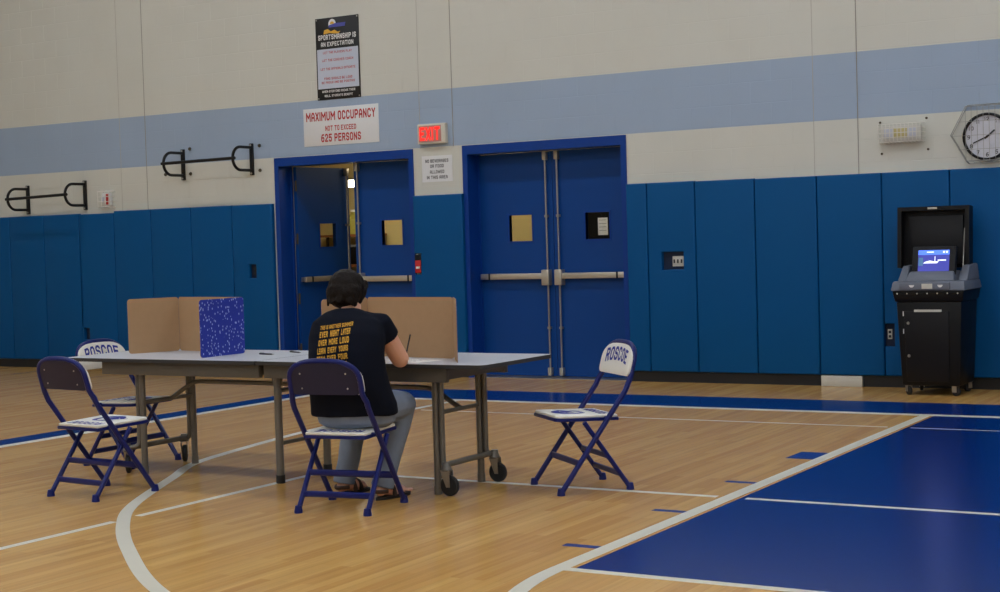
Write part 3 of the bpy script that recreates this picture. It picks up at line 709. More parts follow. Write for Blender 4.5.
for z in (0.34, 0.62): MB().lathe([(0, 0.012), (0.012, 0.01), (0.014, 0)], 12, Matrix.Translation((-0.155, -0.268-0.02*(z-0.2), z)) @ up).build('lock', 'steel', dr, smooth=True)
MB().box(-0.10, 0.13, -0.292, -0.278, 0.715, 0.735).build('handle_strip', 'grey_plate', dr)
for z in (0.55, 0.7): MB().box(-0.20, -0.194, -0.28, -0.27, z-0.02, z+0.02).build('seal_tag', 'letter_white', dr)
frustum(MB(), 0.895, 0.975, 0.315, 0.30, -0.31, 0.285, -0.285, 0.275).build('scanner_base', 'scanner_grey', bs, bevel=0.012)
frustum(MB(), 0.975, 1.055, 0.21, 0.185, -0.235, 0.10, -0.175, 0.08).build('scanner_deck', 'scanner_grey', bs, bevel=0.012)
frustum(MB(), 0.975, 1.10, 0.0, 0.0, -0.1, 0.2, -0.05, 0.18)
for s in (-1, 1):
    m_ = MB(); m_.add([(s*0.215, -0.15, 0.975), (s*0.298, -0.15, 0.975), (s*0.298, 0.27, 0.975), (s*0.215, 0.27, 0.975), (s*0.225, -0.02, 1.10), (s*0.285, -0.02, 1.10), (s*0.285, 0.26, 1.11), (s*0.225, 0.26, 1.11)],
           [(3,2,1,0), (4,5,6,7), (0,1,5,4), (1,2,6,5), (2,3,7,6), (3,0,4,7)]); m_.build('side_wall', 'scanner_grey', bs, bevel=0.01)
pn = MB().box(-0.235, 0.19, -0.316, -0.30, 0.905, 0.965).build('front_panel', 'scanner_grey', bs, bevel=0.004)
MB().box(-0.045, 0.045, -0.319, -0.315, 0.912, 0.955).build('label_plate', 'grey_plate', pn)
for x in (-0.13, 0.11): MB().prism(arc(x, 0.945, 0.022, 180, 360, 8), 0.004, Matrix.Translation((0, -0.315, 0)) @ up).build('latch', 'letter_white', pn)
for k in range(7): MB().lathe([(0, 0.004), (0.006, 0.003), (0.007, 0)], 8, Matrix.Translation((-0.26+0.085*k, -0.298, 0.872)) @ up).build('screw', 'grey_plate', bs, smooth=True)
sc = empty('screen', (0.01, -0.16, 1.005), 0, bs); sc.rotation_euler = (rad(-14), 0, 0)
MB().box(-0.185, 0.185, 0, 0.05, -0.02, 0.27).build('bezel', 'scanner_dark', sc, bevel=0.008)
MB().box(-0.132, 0.132, -0.002, 0.0, 0.03, 0.235).build('display', 'screen_blue', sc)
MB().box(-0.132, 0.132, -0.003, -0.002, 0.195, 0.235).build('display_bar', 'screen_bar', sc)
MB().box(-0.128, -0.09, -0.003, -0.002, 0.10, 0.17).build('display_side', 'screen_teal', sc)
MB().prism([(-0.09, 0.12), (0.03, 0.12), (0.045, 0.14), (0.01, 0.135), (-0.03, 0.145), (-0.07, 0.135)], 0.001, Matrix.Translation((0, -0.002, 0)) @ up).build('display_picture', 'screen_white', sc)
MB().box(0.008, 0.014, -0.003, -0.002, 0.13, 0.18).build('display_mark', 'screen_white', sc)
MB().box(0.035, 0.105, -0.003, -0.002, 0.142, 0.152).build('display_text', 'screen_white', sc)
MB().box(-0.06, 0.0, -0.004, -0.003, 0.214, 0.222).build('display_text', 'screen_white', sc)
for x in (0.085, 0.11): MB().box(x-0.008, x+0.008, -0.004, -0.003, 0.21, 0.226).build('display_icon', 'screen_white', sc)
ld = empty('lid', (-0.05, 0.17, 1.075), 0, bs); ld.rotation_euler = (rad(-4), 0, 0)
b = MB().box(-0.31, 0.31, 0.0, 0.025, 0, 0.53); b.box(-0.31, -0.275, -0.10, 0, 0, 0.53); b.box(0.275, 0.31, -0.10, 0, 0, 0.53); b.box(-0.275, 0.275, -0.10, 0, 0.495, 0.53)
b.build('lid_shell', 'bin_black', ld)
MB().box(-0.24, 0.24, -0.02, 0, 0.03, 0.46).build('lid_liner', 'scanner_dark', ld, bevel=0.006)
MB().box(-0.045, 0.035, -0.105, -0.09, 0.503, 0.522).build('lid_latch', 'brushed', ld, bevel=0.002)
MB().tube([(0.255, -0.1, -0.05), (0.255, -0.03, 0.34)], 0.006, 8).build('lid_stay', 'steel', ld, smooth=True)
cs0 = empty('caster', (0, 0, 0), 0, bs)
MB().lathe([(0, 0), (0.033, 0), (0.038, 0.004), (0.038, 0.026), (0.033, 0.03), (0, 0.03)], 18, Matrix.Translation((-0.015, 0, 0.038)) @ Matrix.Rotation(PI/2, 4, 'Y')).build('wheel', 'rubber', cs0, smooth=True)
b = MB().box(-0.022, -0.018, -0.015, 0.03, 0.03, 0.088); b.box(0.018, 0.022, -0.015, 0.03, 0.03, 0.088); b.box(-0.025, 0.025, -0.02, 0.035, 0.082, 0.09); b.build('fork', 'steel', cs0)
for i, (x, y, rz) in enumerate(((-0.2, -0.2, 0.7), (0.2, -0.2, 1.2), (-0.2, 0.19, 0.3), (0.2, 0.19, -0.5))):
    c = cs0 if i == 0 else copy_tree(cs0, bs)
    c.location = (x, y, 0); c.rotation_euler = (0, 0, rz)

# ------------------------------------------------------------------ folding table
TX0, TX1, TY0, TY1, TZ = -7.56, -4.365, -6.535, -5.735, 0.75
tcx, tcy = (TX0+TX1)/2, (TY0+TY1)/2
tb = tag(empty('folding_table', (tcx, tcy, 0)), 'long grey-topped folding table on casters, two hinged halves', 'table')
hl_ = (TX1-TX0)/2; hw = (TY1-TY0)/2; th = 0.022
for s in (-1, 1):
    x0, x1 = (-hl_, -0.004) if s < 0 else (0.004, hl_)
    tt = empty('tabletop', (0, 0, 0), 0, tb)
    if s < 0: poly = arc(x0+0.04, -hw+0.04, 0.04, 180, 270, 5)+[(x1, -hw), (x1, hw)]+arc(x0+0.04, hw-0.04, 0.04, 90, 180, 5)
    else: poly = [(x0, -hw)]+arc(x1-0.04, -hw+0.04, 0.04, 270, 360, 5)+arc(x1-0.04, hw-0.04, 0.04, 0, 90, 5)+[(x0, hw)]
    cxp = (x0+x1)/2
    MB().prism([(cxp+(x-cxp)*0.996, y*0.994) for x, y in poly], 0.004, Matrix.Translation((0, 0, TZ-0.004))).build('laminate_surface', 'laminate', tt)
    MB().prism(poly, th, Matrix.Translation((0, 0, TZ-th-0.001))).build('edge_band', 'table_edge', tt)
    a0, a1 = (x0+0.28, x1-0.015) if s < 0 else (x0+0.015, x1-0.28)
    for y in (-hw+0.075, hw-0.075):
        MB().box(a0, a1, y-0.018, y+0.018, TZ-th-0.085, TZ-th-0.001).build('apron_rail', 'apron', tb, bevel=0.003)
    for x in (a0+0.02, a1-0.02):
        MB().box(x-0.018, x+0.018, -hw+0.08, hw-0.08, TZ-th-0.07, TZ-th-0.001).build('cross_rail', 'apron', tb)
ly0, ly1 = -6.40-tcy, -5.93-tcy
LEGX = {-1: -7.01-tcx, 0: -5.905-tcx, 1: -4.768-tcx}
ztop = TZ-th-0.06
for k in (-1, 0, 1):
    x = LEGX[k]
    for y in (ly0, ly1):
        lg = empty('leg', (x, y, 0), 0, tb)
        MB().cyl((0, 0, 0.02), (0, 0, ztop), 0.021 if k else 0.024, 12).build('tube', 'table_steel', lg, smooth=True)
        MB().cyl((0, 0, 0.0), (0, 0, 0.05), 0.024 if k else 0.028, 12).build('foot_cap', 'table_steel' if k else 'rubber', lg, smooth=True)
        if k == 0:
            MB().add([(-0.05, -0.005, ztop), (0.05, -0.005, ztop), (0.022, -0.005, ztop-0.09), (-0.022, -0.005, ztop-0.09), (-0.05, 0.005, ztop), (0.05, 0.005, ztop), (0.022, 0.005, ztop-0.09), (-0.022, 0.005, ztop-0.09)],
                     [(0,1,2,3), (7,6,5,4), (0,4,5,1), (1,5,6,2), (2,6,7,3), (3,7,4,0)]).build('gusset', 'apron', lg)
    if k:
        MB().cyl((x, ly0, 0.46), (x, ly1, 0.46), 0.013, 10).build('crossbar', 'table_steel', tb, smooth=True)
        xo = x+k*0.038; co = 0.04 if k > 0 else 0.08
        pts = fillet([(xo, ly0, ztop), (xo, ly0, 0.175), (xo+k*co, ly0-0.03, 0.165)], 0.07)
        MB().tube(pts, 0.016, 10).build('caster_tube', 'table_steel', tb, smooth=True)
        pts = fillet([(xo, ly1, ztop), (xo, ly1, 0.175), (xo+k*co, ly1+0.03, 0.165)], 0.07)
        MB().tube(pts, 0.016, 10).build('caster_tube', 'table_steel', tb, smooth=True)
        MB().cyl((xo+k*co*0.5, ly0-0.02, 0.17), (xo+k*co*0.5, ly1+0.02, 0.17), 0.017, 10).build('caster_bar', 'table_steel', tb, smooth=True)
        for y in (ly0-0.03, ly1+0.03):
            ca = empty('caster', (xo+k*co, y, 0), 0 if k > 0 else rad(-55), tb)
            MB().lathe([(0, -0.014), (0.05, -0.014), (0.058, -0.008), (0.058, 0.008), (0.05, 0.014), (0, 0.014)], 24, Matrix.Translation((k*0.02, 0, 0.058)) @ Matrix.Rotation(PI/2, 4, 'X')).build('wheel', 'rubber', ca, smooth=True)
            for q in (-0.02, 0.02):
                MB().add([(-0.03, q-0.002, 0.145), (0.03, q-0.002, 0.145), (k*0.02+0.012, q-0.002, 0.05), (k*0.02-0.012, q-0.002, 0.05), (-0.03, q+0.002, 0.145), (0.03, q+0.002, 0.145), (k*0.02+0.012, q+0.002, 0.05), (k*0.02-0.012, q+0.002, 0.05)],
                         [(0,1,2,3), (7,6,5,4), (0,4,5,1), (1,5,6,2), (2,6,7,3), (3,7,4,0)]).build('fork_plate', 'steel', ca)
            MB().lathe([(0, 0.14), (0.03, 0.14), (0.032, 0.15), (0.025, 0.165), (0.02, 0.19), (0, 0.192)], 14).build('swivel', 'table_steel', ca, smooth=True)
        # bent brace from the end crossbar up to the middle legs
        pts = fillet([(x, 0, 0.46), (x-k*0.20, 0, 0.575), (LEGX[0]+k*0.06, 0, 0.575), (LEGX[0]+k*0.02, 0, 0.565)], 0.06)
        MB().tube(pts, 0.015, 10).build('brace_bar', 'table_steel', tb, smooth=True)
    else:
        MB().cyl((x, ly0, 0.56), (x, ly1, 0.56), 0.013, 10).build('crossbar', 'table_steel', tb, smooth=True)
        MB().cyl((x, ly0, 0.24), (x, ly1, 0.24), 0.013, 10).build('crossbar', 'table_steel', tb, smooth=True)
        MB().box(x-0.05, x+0.05, -0.025, 0.025, 0.54, 0.61).build('hinge_block', 'table_edge', tb)

# ------------------------------------------------------------------ folding chairs
def make_chair():
    ch = empty('folding_chair')
    w_ = 0.222; r = 0.0155
    ztp = 0.838; JZ = 0.645; JYB = -0.228; hw_ = w_-0.014; za = 0.715
    def yb(z): return JYB-(z-JZ)*0.27
    # main frame: front feet -> past the seat -> step in -> backrest arch
    def side(s): return [(s*w_, 0.215, 0.012), (s*w_, -0.188, 0.565), (s*(w_-0.001), -0.204, 0.600), (s*(w_-0.008), -0.218, 0.622), (s*hw_, JYB, JZ)]
    archp = []
    for a in range(0, 181, 10):
        z = za+math.sin(rad(a))**0.8*(ztp-za-r); x = hw_*math.copysign(abs(math.cos(rad(a)))**0.75, math.cos(rad(a)))
        archp.append((x, yb(z), z))
    path = side(1)+archp+list(reversed(side(-1)))
    MB().tube(path, r, 10).build('back_frame', 'chair_blue', ch, smooth=True)
    # backrest: panel behind, white pad in front
    def outline(k, zb):
        pts = []
        for a in range(0, 181, 10):
            z = za+math.sin(rad(a))**0.8*(ztp-za-0.025)*k; x = (hw_-0.004)*k*math.copysign(abs(math.cos(rad(a)))**0.75, math.cos(rad(a))); pts.append((x, z))
        hb = (hw_-0.004)*k
        pts += arc(-hb+0.03, zb+0.03, 0.03, 180, 270, 4)+arc(hb-0.03, zb+0.03, 0.03, 270, 360, 4)
        return pts
    def shell(pts, off, th_, bow):
        n = len(pts); vs = []
        for t in (0, 1):
            for x, z in pts:
                y = yb(z) - bow*(1-(x/hw_)**2) + off + t*th_
                vs.append((x, y, z))
        # fill as centre fan via rows for a bowed surface
        c0 = len(vs); zc = 0.73; yc = yb(zc)-bow+off
        vs += [(0, yc, zc), (0, yc+th_, zc)]
        fs = [(c0, (i+1) % n, i) for i in range(n)]+[(c0+1, n+i, n+(i+1) % n) for i in range(n)]+[(i, (i+1) % n, n+(i+1) % n, n+i) for i in range(n)]
        return MB().add(vs, fs)
    bk = empty('backrest', (0, 0, 0), 0, ch)
    shell(outline(1.0, 0.640), -0.006, 0.006, 0.012).build('back_panel', 'chair_panel', bk, smooth=True)
    wp = shell(outline(1.075, 0.640), 0.006, 0.018, 0.012).build('white_pad', 'vinyl_white', bk, smooth=True, bevel=0.006)
    pbm = bmesh.new(); pbm.from_mesh(wp.data); pbv = BVHTree.FromBMesh(pbm); pbm.free()
    for x in (-0.135, 0.135):
        for z in (0.675, 0.755):
            MB().ellipsoid((x, yb(z)-0.012*(1-(x/hw_)**2)-0.007, z), (0.005, 0.003, 0.005), 8, 6).build('rivet', 'rivet', bk, smooth=True)
    me = text_mesh('ROSCOE', 0.31, 0.080, 0, 0.19)
    for v in me.vertices:
        x, z = -v.co.x, 0.740+v.co.y+0.016*(1-(v.co.x/0.152)**2)
        h = pbv.ray_cast(Vector((x, 0.5, z)), Vector((0, -1, 0))); v.co = Vector((x, (h[0].y if h[0] else yb(z)+0.02)+0.0018, z))
    link('lettering', me, 'print_blue', bk)
    # seat: steel pan with a white cushion
    def seat_poly(g):
        return arc(0.200-g-0.04, 0.225-g-0.04, 0.04, 0, 90, 5)+arc(-0.200+g+0.04, 0.225-g-0.04, 0.04, 90, 180, 5)+[(-0.186+g, -0.160+g), (0.186-g, -0.160+g)]
    se = empty('seat', (0, 0, 0.418), 0, ch); se.rotation_euler = (rad(2.0), 0, 0)
    MB().prism(seat_poly(0), 0.018, Matrix.Translation((0, 0, -0.018))).build('seat_pan', 'chair_blue', se, bevel=0.004)
    MB().prism(seat_poly(0.006), 0.016, Matrix.Translation((0, 0, 0.0))).build('cushion', 'vinyl_white', se, bevel=0.006, seg=3)
    me = text_mesh('ROSCOE', 0.28, 0.07, 0.0168, 0.19)
    for v in me.vertices: v.co = Vector((-v.co.x, -0.092-v.co.y, 0.0172))
    link('lettering', me, 'print_blue', se)
    eb = empty('emblem', (0, 0.075, 0.0168), 0, se)
    o1 = arc(0, 0, 0.10, 20, 230, 18); i1 = [(x*0.74+0.012, y*0.62-0.012) for x, y in reversed(o1)]
    MB().prism(o1+i1, 0.0006).build('swoosh', 'print_blue', eb)
    MB().prism([(-0.02, -0.03), (0.05, -0.02), (0.13, 0.035), (0.06, 0.02), (0.03, 0.05), (-0.03, 0.02)], 0.0006).build('wing', 'print_blue', eb)
    MB().prism([(-0.05, -0.08), (0.03, -0.075), (0.09, -0.035), (0.02, -0.05)], 0.0006).build('tail', 'print_blue', eb)
    # rear legs: pivot under the seat front, feet at the back
    for s in (-1, 1):
        MB().tube([(s*0.206, 0.06, 0.398), (s*0.206, -0.208, 0.012)], 0.014, 10).build('leg', 'chair_blue', ch, smooth=True)
    def on_rear(z): t = (z-0.012)/(0.398-0.012); return -0.208+t*0.268
    def on_front(z): t = (z-0.012)/(0.565-0.012); return 0.215-t*0.403
    for z in (0.095, 0.20):
        y = on_rear(z); MB().tube([(-0.206, y, z), (0.206, y, z)], 0.017, 8, flat=0.5).build('rear_rung', 'chair_blue', ch, smooth=True)
    z = 0.17; y = on_front(z); MB().tube([(-w_, y, z), (w_, y, z)], 0.019, 8, flat=0.45).build('front_rung', 'chair_blue', ch, smooth=True)
    z = 0.415; y = on_front(z); MB().tube([(-w_, y, z), (w_, y, z)], 0.010, 8).build('seat_rod', 'chair_blue', ch, smooth=True)
    for x, y in ((-w_, 0.215), (w_, 0.215), (-0.206, -0.208), (0.206, -0.208)):
        MB().lathe([(0, 0), (0.023, 0), (0.023, 0.012), (0.017, 0.04), (0, 0.036)], 12, Matrix.Translation((x, y, 0))).build('foot', 'chair_blue', ch, smooth=True)
    return ch
chair = make_chair()
spots = [(-4.982, -6.95, 9.3, 'blue folding chair with white seat that the person sits on'),
         (-6.69, -7.10, -6.3, 'empty blue folding chair, dark back panel outward, straddling the white arc line'),
         (-7.465, -6.055, -90, 'blue folding chair tucked under the table end, lettered backrest rising behind tabletop'),
         (-4.107, -5.90, 139, 'empty blue folding chair turned away from table, its white lettered backrest in full view')]
for i, (x, y, a, lb) in enumerate(spots):
    c = chair if i == 0 else copy_tree(chair)
    c.location = (x, y, 0); c.rotation_euler = (0, 0, rad(a)); tag(c, lb, 'chair', 'blue and white folding chairs')

# ------------------------------------------------------------------ cardboard privacy screens and papers on the table
def screen_panel(root, name, p, q, z, h, out, r=0.02):
    """one folding panel from p to q (xy); out: printed outer face side (+1 right of p->q)"""
    p = Vector((p[0], p[1], 0)); q = Vector((q[0], q[1], 0)); L = (q-p).length; ang = math.atan2(q.y-p.y, q.x-p.x)
    t = empty(name, (p.x, p.y, z), ang, root)
    poly = rrect(0.002, L-0.002, 0, h, r)
    MB().prism(poly, 0.004, Matrix.Translation((0, 0.002, 0)) @ up).build('cardboard_sheet', 'cardboard', t)
    yo = -0.0024 if out > 0 else 0.0028
    MB().prism(poly, 0.0006, Matrix.Translation((0, yo+0.0003, 0)) @ up).build('printed_face', 'confetti', t)
b1 = tag(empty('privacy_screen'), 'folded cardboard voting screen with blue confetti-printed outer face', 'privacy screen', 'cardboard voting screens')
A, B_, Cc, Dd = (-7.31, -6.20), (-7.16, -5.87), (-6.50, -5.985), (-6.515, -6.395)
screen_panel(b1, 'left_wing', A, B_, TZ, 0.362, -1); screen_panel(b1, 'back_panel', B_, Cc, TZ, 0.362, -1); screen_panel(b1, 'right_wing', Cc, Dd, TZ, 0.362, -1)
b2 = tag(empty('privacy_screen'), 'cardboard voting screen around the person writing, plain brown inside', 'privacy screen', 'cardboard voting screens')
A, B_, Cc, Dd = (-5.57, -6.38), (-5.47, -6.05), (-4.79, -6.15), (-4.60, -6.42)
screen_panel(b2, 'left_wing', A, B_, TZ, 0.358, -1); screen_panel(b2, 'back_panel', B_, Cc, TZ, 0.358, -1); screen_panel(b2, 'right_wing', Cc, Dd, TZ, 0.358, -1)
bl = tag(empty('ballot_paper', (-4.95, -6.36, TZ+0.001), rad(-8)), 'white paper ballot under the person\'s writing hand', 'paper')
MB().box(-0.14, 0.14, -0.11, 0.11, 0, 0.0015).build('sheet', 'paper', bl)
for k in range(6): MB().box(-0.12, 0.02+0.015*(k % 3), -0.09+0.034*k, -0.084+0.034*k, 0.0015, 0.0018).build('print_line', 'letter_black', bl)
def pen(x, y, z, a, tilt, lb, length=0.14):
    p = tag(empty('pen', (x, y, z), a), lb, 'pen', 'black pens on the table'); p.rotation_euler = (0, tilt, a)
    MB().cyl((-length/2, 0, 0), (length*0.36, 0, 0), 0.0048, 8).build('barrel', 'pen_black', p, smooth=True)
    MB().cyl((length*0.36, 0, 0), (length/2, 0, 0), 0.0048, 8, r2=0.001).build('tip', 'steel', p, smooth=True)
    MB().box(-length/2+0.005, -length/2+0.045, -0.001, 0.001, 0.005, 0.008).build('clip', 'steel', p)
pen(-6.225, -6.10, TZ+0.006, rad(-10), 0, 'black pen lying beside the blue-printed voting screen')
pen(-6.13, -5.93, TZ+0.006, rad(-22), 0, 'dark pen lying on bare tabletop near the person\'s left arm')

# ------------------------------------------------------------------ the seated person
def remeshed(mb, name, voxel, smooth_it=6, noise_amp=0.0, nscale=8.0, m='skin', parent=None, fac=0.5):
    me = mb.mesh('tmp'); ob = bpy.data.objects.new('tmp', me); C.objects.link(ob)
    md = ob.modifiers.new('r', 'REMESH'); md.mode = 'VOXEL'; md.voxel_size = voxel
    sm = ob.modifiers.new('s', 'SMOOTH'); sm.iterations = smooth_it; sm.factor = fac
    dg = bpy.context.evaluated_depsgraph_get(); out = bpy.data.meshes.new_from_object(ob.evaluated_get(dg)); out.name = name
    bpy.data.objects.remove(ob); bpy.data.meshes.remove(me)
    if noise_amp:
        out.update()
        ns = [v.normal.copy() for v in out.vertices]
        for v, n in zip(out.vertices, ns):
            v.co += n*noise.noise(Vector((v.co.x*nscale, v.co.y*nscale, v.co.z*nscale*0.6)))*noise_amp
    out.materials.clear(); o = link(name, out, m, parent); out.shade_smooth(); return o
def chain(mb, pts, radii, n=14, axis=None, flat=1.0):
    """limb: tapered tube with rounded ends; flat<1 squashes the cross-section along axis"""
    P = [Vector(p) for p in pts]; sub = []; rr = []
    for i in range(len(P)-1):
        k = 5
        for j in range(k):
            t = j/k; sub.append(P[i].lerp(P[i+1], t)); rr.append(radii[i]+(radii[i+1]-radii[i])*t)
    sub.append(P[-1]); rr.append(radii[-1])
    # round ends
    d0 = (sub[1]-sub[0]).normalized(); d1 = (sub[-1]-sub[-2]).normalized()
    pre = [(sub[0]-d0*rr[0]*math.sin(rad(a)), rr[0]*math.cos(rad(a))) for a in (85, 60, 30)]
    post = [(sub[-1]+d1*rr[-1]*math.sin(rad(a)), rr[-1]*math.cos(rad(a))) for a in (30, 60, 85)]
    pts2 = [q[0] for q in pre]+sub+[q[0] for q in post]; r2 = [q[1] for q in pre]+rr+[q[1] for q in post]
    o = len(mb.v); mb.tube(pts2, r2, n)
    if axis:
        ax = Vector(axis).normalized()
        for i in range(o, len(mb.v)):
            ring = (i-o)//n; c = pts2[min(ring, len(pts2)-1)]; v = Vector(mb.v[i]); d = v-c
            mb.v[i] = tuple(c + d - ax*(d.dot(ax))*(1-flat))
def loft(mb, rings, n=24):
    """rings: (centre, half-width x, half-depth y, tilt) stacked; closed solid"""
    vs = []
    for c, a, b_, tx in rings:
        m_ = Matrix.Rotation(PER, 3, 'Z') @ Matrix.Rotation(tx, 3, 'X')
        for k in range(n):
            t = 2*PI*k/n; ct, st_ = math.cos(t), math.sin(t)
            vs.append(Vector(c)+m_ @ Vector((a*math.copysign(abs(ct)**0.85, ct), b_*math.copysign(abs(st_)**0.85, st_), 0)))
    m = len(rings); fs = [(i*n+k, i*n+(k+1) % n, (i+1)*n+(k+1) % n, (i+1)*n+k) for i in range(m-1) for k in range(n)]
    fs += [tuple(range(n-1, -1, -1)), tuple((m-1)*n+k for k in range(n))]
    mb.add(vs, fs)
PER = rad(18)           # body turned a little to its left
person = tag(empty('person', (-5.03, -6.80, 0)), 'person in black printed t-shirt and pale jeans writing at table', 'person')
def loc(v): return Vector(v)-Vector((-5.03, -6.80, 0))
# joints, world coordinates
J = dict(neck=(-5.03, -6.825, 1.065), head=(-5.07, -6.790, 1.172),
         rs=(-4.840, -6.818, 0.985), re=(-4.828, -6.655, 0.790), rw=(-4.965, -6.455, 0.800), rh=(-5.01, -6.395, 0.796),
         ls=(-5.130, -6.905, 0.965), le=(-5.25, -6.690, 0.800), lw=(-5.25, -6.455, 0.785), lh=(-5.235, -6.395, 0.780),
         rhip=(-4.852, -6.905, 0.545), rk=(-4.890, -6.540, 0.525), ra=(-4.965, -6.655, 0.095),
         lhip=(-5.042, -6.95, 0.545), lk=(-5.185, -6.555, 0.525), la=(-5.265, -6.615, 0.095))
J = {k: loc(v) for k, v in J.items()}
SHIRT = [((-4.958, -6.915, 0.505), 0.238, 0.150, 0), ((-4.956, -6.925, 0.57), 0.240, 0.155, 0.0), ((-4.955, -6.950, 0.65), 0.228, 0.152, -0.06), ((-4.957, -6.970, 0.74), 0.214, 0.146, -0.12),
      ((-4.966, -6.965, 0.83), 0.212, 0.142, -0.22), ((-4.978, -6.930, 0.92), 0.213, 0.132, -0.34), ((-4.992, -6.890, 0.99), 0.205, 0.112, -0.45), ((-5.005, -6.865, 1.030), 0.152, 0.090, -0.5), ((-5.018, -6.845, 1.056), 0.084, 0.068, -0.5)]
def torso(mb, g):
    rg = [(c, a-(0.05 if c[2] < 0.62 else 0.024), b_-(0.05 if c[2] < 0.62 else 0.024), t) for c, a, b_, t in SHIRT]
    rg = [((-4.962, -6.885, 0.465), 0.140, 0.08, 0), ((-4.962, -6.89, 0.49), 0.180, 0.095, 0)]+rg
    loft(mb, [(loc(c), a+g, b_+g, t) for c, a, b_, t in rg])
HM = Matrix.Rotation(rad(10), 3, 'Z') @ Matrix.Rotation(rad(-24), 3, 'X')     # head: turned a little right, bowed
def hp(x, y, z): return J['head'] + HM @ Vector((x, y, z))                   # head-local: +y face, +z crown
def head(mb):
    mb.ellipsoid(J['head'] + HM @ Vector((0, -0.012, 0.012)), (0.075, 0.094, 0.092), 24, 16, HM.to_4x4())
    mb.ellipsoid(J['head'] + HM @ Vector((0, 0.022, -0.045)), (0.058, 0.066, 0.072), 20, 14, HM.to_4x4())
    chain(mb, [hp(0, 0.07, -0.1), hp(0, 0.078, -0.085)], [0.018, 0.022])             # chin
    chain(mb, [hp(0, 0.082, 0.015), hp(0, 0.098, -0.018), hp(0, 0.108, -0.034)], [0.009, 0.011, 0.013], 10)   # nose
    for s in (-1, 1):
        chain(mb, [hp(s*0.014, 0.09, -0.038), hp(s*0.009, 0.098, -0.036)], [0.008, 0.009], 8)
        chain(mb, [hp(s*0.02, 0.082, 0.026), hp(s*0.05, 0.068, 0.024)], [0.010, 0.010], 8)        # brow
        chain(mb, [hp(s*0.035, 0.062, -0.03), hp(s*0.045, 0.05, -0.02)], [0.022, 0.022], 10)      # cheek
        mb.ellipsoid(J['head'] + HM @ Vector((s*0.077, -0.008, -0.015)), (0.008, 0.017, 0.031), 12, 8, (HM @ Matrix.Rotation(s*rad(18), 3, 'Z')).to_4x4())   # ear
    chain(mb, [hp(-0.02, 0.079, -0.062), hp(0, 0.086, -0.060), hp(0.02, 0.079, -0.062)], [0.006, 0.008, 0.006], 8)    # lips
    chain(mb, [hp(-0.017, 0.079, -0.071), hp(0, 0.085, -0.072), hp(0.017, 0.079, -0.071)], [0.006, 0.008, 0.006], 8)
    chain(mb, [J['neck']-Vector((0, 0.02, 0.03)), J['neck']+Vector((0, 0.012, 0.02)), hp(0, -0.012, -0.05)], [0.060, 0.054, 0.054])
def hand(mb, wrist, palm, side, curl, spread=0.0):
    d = (palm-wrist).normalized(); upv = Vector((0, 0, 1)); lat = d.cross(upv).normalized()*side     # lat: towards the thumb
    upv = lat.cross(d).normalized(); upv = upv if upv.z > 0 else -upv
    c = wrist+d*0.03
    for k in (-1.5, -0.5, 0.5, 1.5):
        chain(mb, [wrist+d*0.005+lat*k*0.010, wrist+d*0.05+lat*k*0.017, wrist+d*0.088+lat*k*0.0195+upv*0.004], [0.014, 0.013, 0.0115], 10)
    ln = {1.5: 0.068, 0.5: 0.076, -0.5: 0.070, -1.5: 0.055}
    for k, L in ln.items():
        b0 = wrist+d*0.088+lat*k*0.0195+upv*0.004; a = 0; p = [b0]; cur = b0
        for seg, fr in enumerate((0.45, 0.31, 0.24)):
            a += curl[seg]; dd = (d*math.cos(a)-upv*math.sin(a)+lat*k*0.05).normalized(); cur = cur+dd*L*fr; p.append(cur)
        chain(mb, p, [0.0092, 0.0085, 0.0078, 0.0068], 10)
    t0 = wrist+d*0.022+lat*0.026
    chain(mb, [t0, t0+d*0.028+lat*0.020-upv*0.006, t0+d*0.055+lat*0.018-upv*0.014, t0+d*0.076+lat*0.004-upv*0.018], [0.014, 0.0115, 0.0098, 0.0078], 10)
bd = MB(); torso(bd, 0.0); head(bd)
for s, e_, w1, hh in (('rs', 're', 'rw', 'rh'), ('ls', 'le', 'lw', 'lh')):
    chain(bd, [J[s], J[s].lerp(J[e_], 0.45), J[e_]], [0.056, 0.056, 0.050]); chain(bd, [J[e_], J[e_].lerp(J[w1], 0.35), J[w1]], [0.050, 0.047, 0.028])
hand(bd, J['rw'], J['rh'], -1, (0.5, 0.7, 0.5)); hand(bd, J['lw'], J['lh'], 1, (0.12, 0.25, 0.2))
for h_, k_, a_ in (('rhip', 'rk', 'ra'), ('lhip', 'lk', 'la')):
    chain(bd, [J[h_], J[k_]], [0.080, 0.052]); chain(bd, [J[k_], J[k_].lerp(J[a_], 0.35), J[a_]], [0.05, 0.052, 0.034])
FD = {'ra': Vector((0.18, 0.98, 0)).normalized(), 'la': Vector((0.12, 0.99, 0)).normalized()}
for a_ in ('ra', 'la'):
    d = FD[a_]; h0 = J[a_]+Vector((0, 0, -0.045))-d*0.025; lt = Vector((d.y, -d.x, 0))
    chain(bd, [J[a_], J[a_]+Vector((0, 0, -0.03)), h0+Vector((0, 0, 0))], [0.034, 0.034, 0.032])
    chain(bd, [h0+d*0.02+Vector((0, 0, 0.012)), h0+d*0.10-Vector((0, 0, 0.005)), h0+d*0.165-Vector((0, 0, 0.012))], [0.036, 0.038, 0.024], 14)
    sgn = 1 if a_ == 'la' else -1
    for k, L in ((-2, 0.036), (-1, 0.032), (0, 0.028), (1, 0.022), (2, 0.016)):
        o_ = h0+d*(0.165+(-0.006*k))+lt*(-k*sgn)*-0.016*1.0-Vector((0, 0, 0.016))
        chain(bd, [o_, o_+d*L], [0.011 if k == -2 else 0.0085, 0.010 if k == -2 else 0.0075], 8)
body = remeshed(bd, 'body', 0.0055, 4, m='skin', parent=person)
